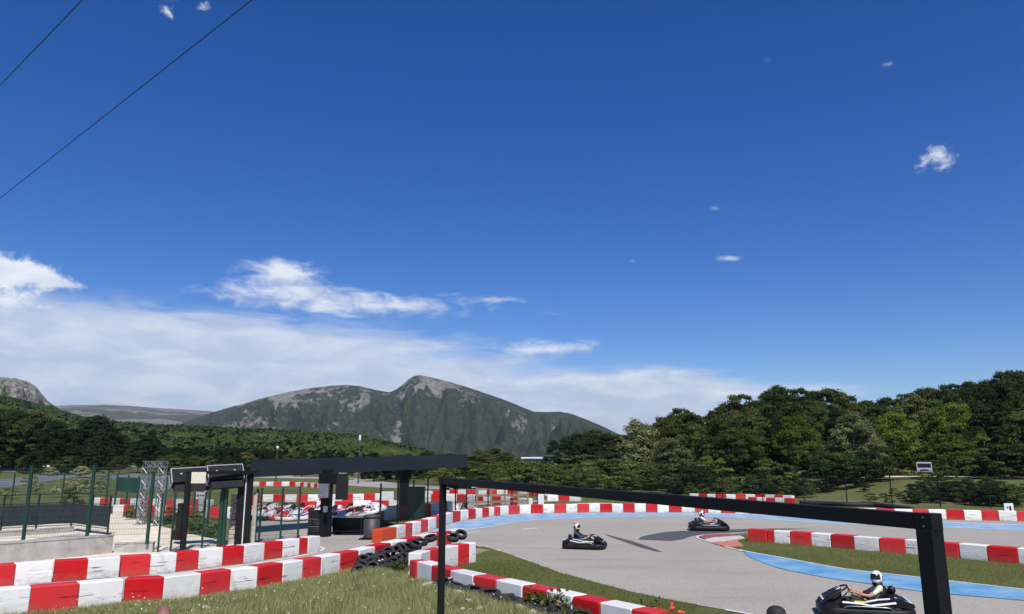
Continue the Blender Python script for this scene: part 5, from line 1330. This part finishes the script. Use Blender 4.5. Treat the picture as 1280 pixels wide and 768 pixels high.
blades('tall_grass', X, Y, z, .085 + .11 * np.clip(dd / 1.2, .05, 1) * (np.clip((X + 9) / 4, .25, 1) + .55 * np.clip(1 - np.abs(X + 2.2) / 2.2, 0, 1)), .006, 'blade')
n = 900; X = rng.uniform(-10, 5, n); Y = rng.uniform(13, 24, n); z, dd = bank_z(X, Y); k = dd > .3
C = np.stack([X[k], Y[k], z[k] + rng.uniform(.10, .26, k.sum())], 1); tag(put(numpy_mesh('meadow_flowers', cards(C, np.tile([0, 0, 1.], (len(C), 1)), .035), True, rng.uniform(0, 1, len(C)), ('daisy',)), 'meadow_flowers'), kind='stuff')
def inpoly(X, Y, poly):
    c = np.zeros(len(X), bool); n = len(poly)
    for i in range(n):
        x0, y0 = poly[i][0], poly[i][1]; x1, y1 = poly[i - 1][0], poly[i - 1][1]
        m = ((y0 > Y) != (y1 > Y)) & (X < (x1 - x0) * (Y - y0) / (y1 - y0 + 1e-12) + x0); c ^= m
    return c
n = 150000; X = rng.uniform(5, 26, n); Y = rng.uniform(15, 38, n); k = inpoly(X, Y, lawn); blades('mown_lawn_grass', X[k], Y[k], np.full(k.sum(), .022), .055, .007, 'mown', lean=.5)
verge = gp([(x, y) for x, y in INNER[2:10]]) + [Vector((p.x, p.y, 0)) for p in fworld(F_TOP, .66)[::-1]] + gp([(590, 704), (594, 694), (606, 690)])
sheet('grass_verge', [(p.x, p.y) for p in verge], .024, 'grass')
n = 90000; X = rng.uniform(-3, 6, n); Y = rng.uniform(12, 27, n); k = inpoly(X, Y, verge); blades('verge_grass', X[k], Y[k], np.full(k.sum(), .024), .06, .006, 'mown', lean=.5)
# stones in the bank
def stone(px, py, s, label, grp=None, seed=0):
    g = G(px, py, .3); z, _ = bank_z(np.array([g.x]), np.array([g.y])); rn = random.Random(seed); bm = bmesh.new(); bmesh.ops.create_icosphere(bm, subdivisions=2, radius=1)
    pl = [(Vector((rn.gauss(0, 1), rn.gauss(0, 1), rn.gauss(0, 1))).normalized(), rn.uniform(.6, .9)) for _ in range(9)]
    for v in bm.verts:
        for nrm, d in pl:
            e = v.co.dot(nrm) - d
            if e > 0: v.co -= nrm * e
        v.co *= 1 + rn.uniform(-.04, .04)
        v.co.x *= s; v.co.y *= s * .75; v.co.z *= s * .55
    me = bpy.data.meshes.new('stone'); bm.to_mesh(me); bm.free(); me.materials.append(M['stone']); o = put(me, 'stone', None, (g.x, g.y, float(z[0]) + s * .22), rn.uniform(0, 3)); tag(o, label, 'stone', grp)
ST = [(535, 735, .23, 'largest pale limestone beside the left frame post'), (572, 746, .15, 'medium white stone between two tyres right of the frame post'), (585, 760, .10, 'small white stone below the medium one'), (648, 765, .13, 'rounded white stone under the open flat tyre'), (665, 772, .12, 'pale stone right of the rounded one at the bottom'), (620, 760, .10, 'flattish pale stone in the weeds below the tyres'),
      (508, 742, .07, 'small whitish stone left of the largest limestone'), (492, 733, .06, 'pebble like pale stone in the grass below the tyre heap'), (473, 742, .05, 'tiny pale stone alone in the middle of the grass'), (258, 752, .12, 'flat white stone in the grass near the red block'), (268, 754, .08, 'smaller white stone touching the flat one'), (315, 762, .09, 'pale stone by the bottom edge, left grass'), (535, 762, .08, 'pale stone left of the frame post at the bottom'), (600, 766, .08, 'small stone at the bottom below the strapped tyre'), (578, 768, .07, 'small light stone at the bottom right of the frame post'), (440, 728, .05, 'tiny stone near the left end of the tyre heap'), (695, 776, .07, 'small pale stone by the leafy weeds'), (635, 770, .07, 'small pale stone between the two bottom stones')]
for i, (px, py, s, lab) in enumerate(ST): stone(px, py, s, lab, None, i + 3)
for i in range(46):
    px = random.choice([random.uniform(540, 720), random.uniform(420, 560)]); py = random.uniform(738, 768) if px < 560 else random.uniform(752, 775)
    stone(px, py, random.uniform(.025, .06), 'small pale stone scattered in the grass around the left frame post', 'small pale stones scattered in the grass', i + 60)

# ---------------------------------------------------------------- hills and mountain
from mathutils import noise as mn
def fbm(x, y, z=0, o=6): return mn.fractal(Vector((x, y, z)), 1.0, 2.0, o)
def ridge(name, prof, D, front, back, m, step=4, rows=50, amp=0.0, nscale=1.0, zbase=0.0, shape=1.0, spur=0.0):
    xs = np.arange(prof[0][0], prof[-1][0] + .1, step); pxs = [p[0] for p in prof]; pys = [p[1] for p in prof]; vs = []; nr = rows + 10
    for x in xs:
        yy = float(np.interp(x, pxs, pys)); top = P(x, yy, D); u = top.x / D
        for j in range(nr):
            if j <= rows:
                s = j / rows; Y = D - front * (1 - s); h = zbase + (top.z - zbase) * (s ** shape)
            else:
                s = 1 - (j - rows) / 9; Y = D + back * (1 - s); h = zbase + (top.z - zbase) * (s ** .8)
            X = u * Y
            w = 4 * s * (1 - s) if j <= rows else 0
            q = nscale / D
            n1 = fbm(X * q * 8, Y * q * 8, 3.3, 8)
            rg = abs(fbm(X * q * 14, Y * q * 3, 9.1, 6))
            h += amp * (w * .9 + .04) * n1 - spur * w * rg
            if j < rows: h = min(h, EYE + (top.z - EYE) * (Y / D) * (.90 + .10 * s ** 3) - (1 - s) * top.z * .05)
            vs.append((X, Y, h))
    b = B(); n = len(xs); b.add(vs, [(i * nr + j, (i + 1) * nr + j, (i + 1) * nr + j + 1, i * nr + j + 1) for i in range(n - 1) for j in range(nr - 1)])
    me = b.mesh(name, m, True)
    if me.polygons[len(me.polygons) // 2].normal.z < 0: me.flip_normals()
    return tag(put(me, name), kind='structure'), vs
def mountain_mat(name, forest, forest2, rock, rock2, sc, rocklo, hz0, hz1, WEST=0.0, bump=1.0, streak=(1, .35, 1)):
    m, nt, b = new_mat(name); L = nt.links; geo = nt.nodes.new('ShaderNodeNewGeometry')
    def noi(s, det=8, st=None, dist=0):
        v = geo.outputs['Position']
        if st: mp = nt.nodes.new('ShaderNodeMapping'); mp.inputs['Scale'].default_value = st; L.new(v, mp.inputs[0]); v = mp.outputs[0]
        n = nt.nodes.new('ShaderNodeTexNoise'); n.inputs['Scale'].default_value = s; n.inputs['Detail'].default_value = det; n.inputs['Roughness'].default_value = .65; n.inputs['Distortion'].default_value = dist; L.new(v, n.inputs['Vector']); return n.outputs[0]
    def mr(v, a, c, d=0, e=1): r = nt.nodes.new('ShaderNodeMapRange'); L.new(v, r.inputs[0]); r.inputs[1].default_value = a; r.inputs[2].default_value = c; r.inputs[3].default_value = d; r.inputs[4].default_value = e; return r.outputs[0]
    def mth(op, a, c):
        n = nt.nodes.new('ShaderNodeMath'); n.operation = op; n.use_clamp = False
        for i, v in enumerate((a, c)):
            if isinstance(v, (int, float)): n.inputs[i].default_value = v
            else: L.new(v, n.inputs[i])
        return n.outputs[0]
    def mix(f, a, c):
        x = nt.nodes.new('ShaderNodeMix'); x.data_type = 'RGBA'; L.new(f, x.inputs['Factor'])
        for i, v in ((6, a), (7, c)):
            if isinstance(v, tuple): x.inputs[i].default_value = (*v, 1)
            else: L.new(v, x.inputs[i])
        return x.outputs[2]
    sep = nt.nodes.new('ShaderNodeSeparateXYZ'); L.new(geo.outputs['Position'], sep.inputs[0])
    f = mix(mr(noi(sc * 14, 6), .38, .62), forest, forest2)
    r_ = mix(mr(noi(sc * 10, 8), .35, .65), rock, rock2)
    n1 = mth('ADD', noi(sc, 9, streak, .6), mth('MULTIPLY', noi(sc * 7, 8), .55))
    hh = mr(sep.outputs[2], hz0, hz1, 0, .30)
    v = mth('ADD', mth('ADD', n1, hh), mr(sep.outputs[0], -350, -1150, 0, WEST))
    col = mix(mr(v, rocklo, rocklo + .06), f, r_)
    L.new(col, b.inputs['Base Color']); b.inputs['Roughness'].default_value = 1; b.inputs['Specular IOR Level'].default_value = 0
    bp = nt.nodes.new('ShaderNodeBump'); bp.inputs['Strength'].default_value = bump; bp.inputs['Distance'].default_value = 1.2 / sc * .012 * 4; L.new(noi(sc * 9, 8), bp.inputs['Height']); L.new(bp.outputs[0], b.inputs['Normal'])
    return m
M['mountain'] = mountain_mat('forested_limestone_mountain', (.028, .041, .022), (.054, .072, .038), (.27, .255, .225), (.16, .15, .13), .0048, .896, 170, 500, WEST=.085, bump=1.6)
M['farhill'] = mountain_mat('dry_plateau', (.055, .065, .040), (.09, .095, .06), (.22, .21, .18), (.16, .15, .125), .004, .86, 150, 700, streak=(.4, 1, 3))
M['crag'] = mountain_mat('rocky_crag', (.035, .055, .018), (.06, .08, .03), (.30, .285, .26), (.06, .058, .05), .014, .84, 60, 150, streak=(1.6, 1, .7))
M['hill'] = mountain_mat('green_hillside', (.038, .062, .016), (.060, .088, .026), (.16, .15, .08), (.10, .11, .05), .02, .88, 0, 2000, bump=.8)
MP = [(150, 560), (200, 540), (240, 525), (262, 517), (285, 509), (310, 503), (340, 495), (365, 489), (385, 485.5), (410, 482.5), (430, 481.5), (450, 483), (470, 487), (487, 490), (496, 486), (505, 479.5), (511, 473.5), (517, 470), (525, 469), (540, 471.5), (560, 477), (580, 483), (600, 490), (620, 497), (640, 505), (655, 511), (668, 516), (685, 516.5), (700, 516), (715, 519), (735, 526), (755, 534.5), (768, 541), (790, 552), (830, 562), (880, 572), (950, 580)]
MO, MV = ridge('mountain', MP, 3400, 1500, 1200, 'mountain', 2.5, 110, 170, 1.3, 0, 1.0, spur=240)
ridge('plateau', [(20, 512), (60, 508), (90, 506.5), (130, 506), (165, 508), (200, 511), (230, 512), (262, 514), (300, 519), (350, 530)], 5600, 2200, 1000, 'farhill', 4, 50, 60, 1.0, 0, .8)
ridge('crag', [(-260, 470), (-100, 462), (-30, 467), (0, 471), (20, 472), (33, 476), (45, 484), (52, 492), (60, 501), (75, 512), (110, 524), (150, 536)], 1300, 300, 400, 'crag', 1.5, 70, 60, 2.2, 0, .6, spur=50)
HP = [(-420, 470), (-200, 480), (-60, 490), (0, 494), (30, 500), (60, 508), (90, 517), (120, 525), (150, 529), (200, 532), (250, 534), (300, 535), (350, 537), (400, 540), (440, 544), (480, 552), (520, 562), (560, 572), (640, 577)]
HO, HV = ridge('hillside', HP, 760, 520, 500, 'hill', 6, 60, 9, 3.0, 0, .8)
# scrub and small trees covering the green hillside: one mass
def scatter_on(vs, nrows, count, size, name, m, cards_per=9, ymin=0, hs=1.0):
    V = np.array(vs).reshape(-1, nrows, 3); n0, n1 = V.shape[0] - 1, nrows - 11
    i = rng.integers(0, n0, count); j = rng.integers(0, n1, count); a = rng.random(count)[:, None]; c = rng.random(count)[:, None]
    Pp = V[i, j] * (1 - a) * (1 - c) + V[i + 1, j] * a * (1 - c) + V[i, j + 1] * (1 - a) * c + V[i + 1, j + 1] * a * c
    pt = np.sin(Pp[:, 0] * .031 + 2 * np.sin(Pp[:, 1] * .017)) + np.sin(Pp[:, 0] * .083 - Pp[:, 1] * .041) + rng.normal(0, .5, count)
    s = size * rng.uniform(.3, 1.2, count) ** 1.5 * np.clip(1.2 + .45 * pt, .12, 2.2); t0 = np.clip(.5 - .25 * pt + rng.normal(0, .25, count), 0, 1)
    k = np.repeat(np.arange(count), cards_per); u = unit(rng.normal(0, 1, (len(k), 3))); u[:, 2] = np.abs(u[:, 2])
    C = Pp[k] + u * s[k][:, None] * np.array([.5, .5, .8 * hs]); me = numpy_mesh(name, cards(C, u + [0, 0, .3], s[k] * .7, 1, .4), True, np.clip(t0[k] * .7 + rng.uniform(0, .3, len(k)), 0, 1), (m,))
    return tag(put(me, name), kind='stuff')
scatter_on(HV, 70, 52000, 1.35, 'hillside_scrub', 'hillshrub', 4)

# ---------------------------------------------------------------- air
M_h = bpy.data.materials.new('thin_haze'); M_h.use_nodes = True; nt = M_h.node_tree; nt.nodes.clear()
pv = nt.nodes.new('ShaderNodeVolumePrincipled'); pv.inputs['Density'].default_value = HAZE; pv.inputs['Color'].default_value = (.80, .88, 1, 1); pv.inputs['Anisotropy'].default_value = .3
ou = nt.nodes.new('ShaderNodeOutputMaterial'); nt.links.new(pv.outputs[0], ou.inputs['Volume'])
def haze():
    zt = max(v[2] for v in MV) + 60
    zt = max(zt, 420)
    b = B(); b.box((0, 1500, (zt - 70) / 2), (17800, 17900, zt + 70)); o = b.build('haze', [])
    o.data.materials.append(M_h); tag(o, kind='stuff')
haze()
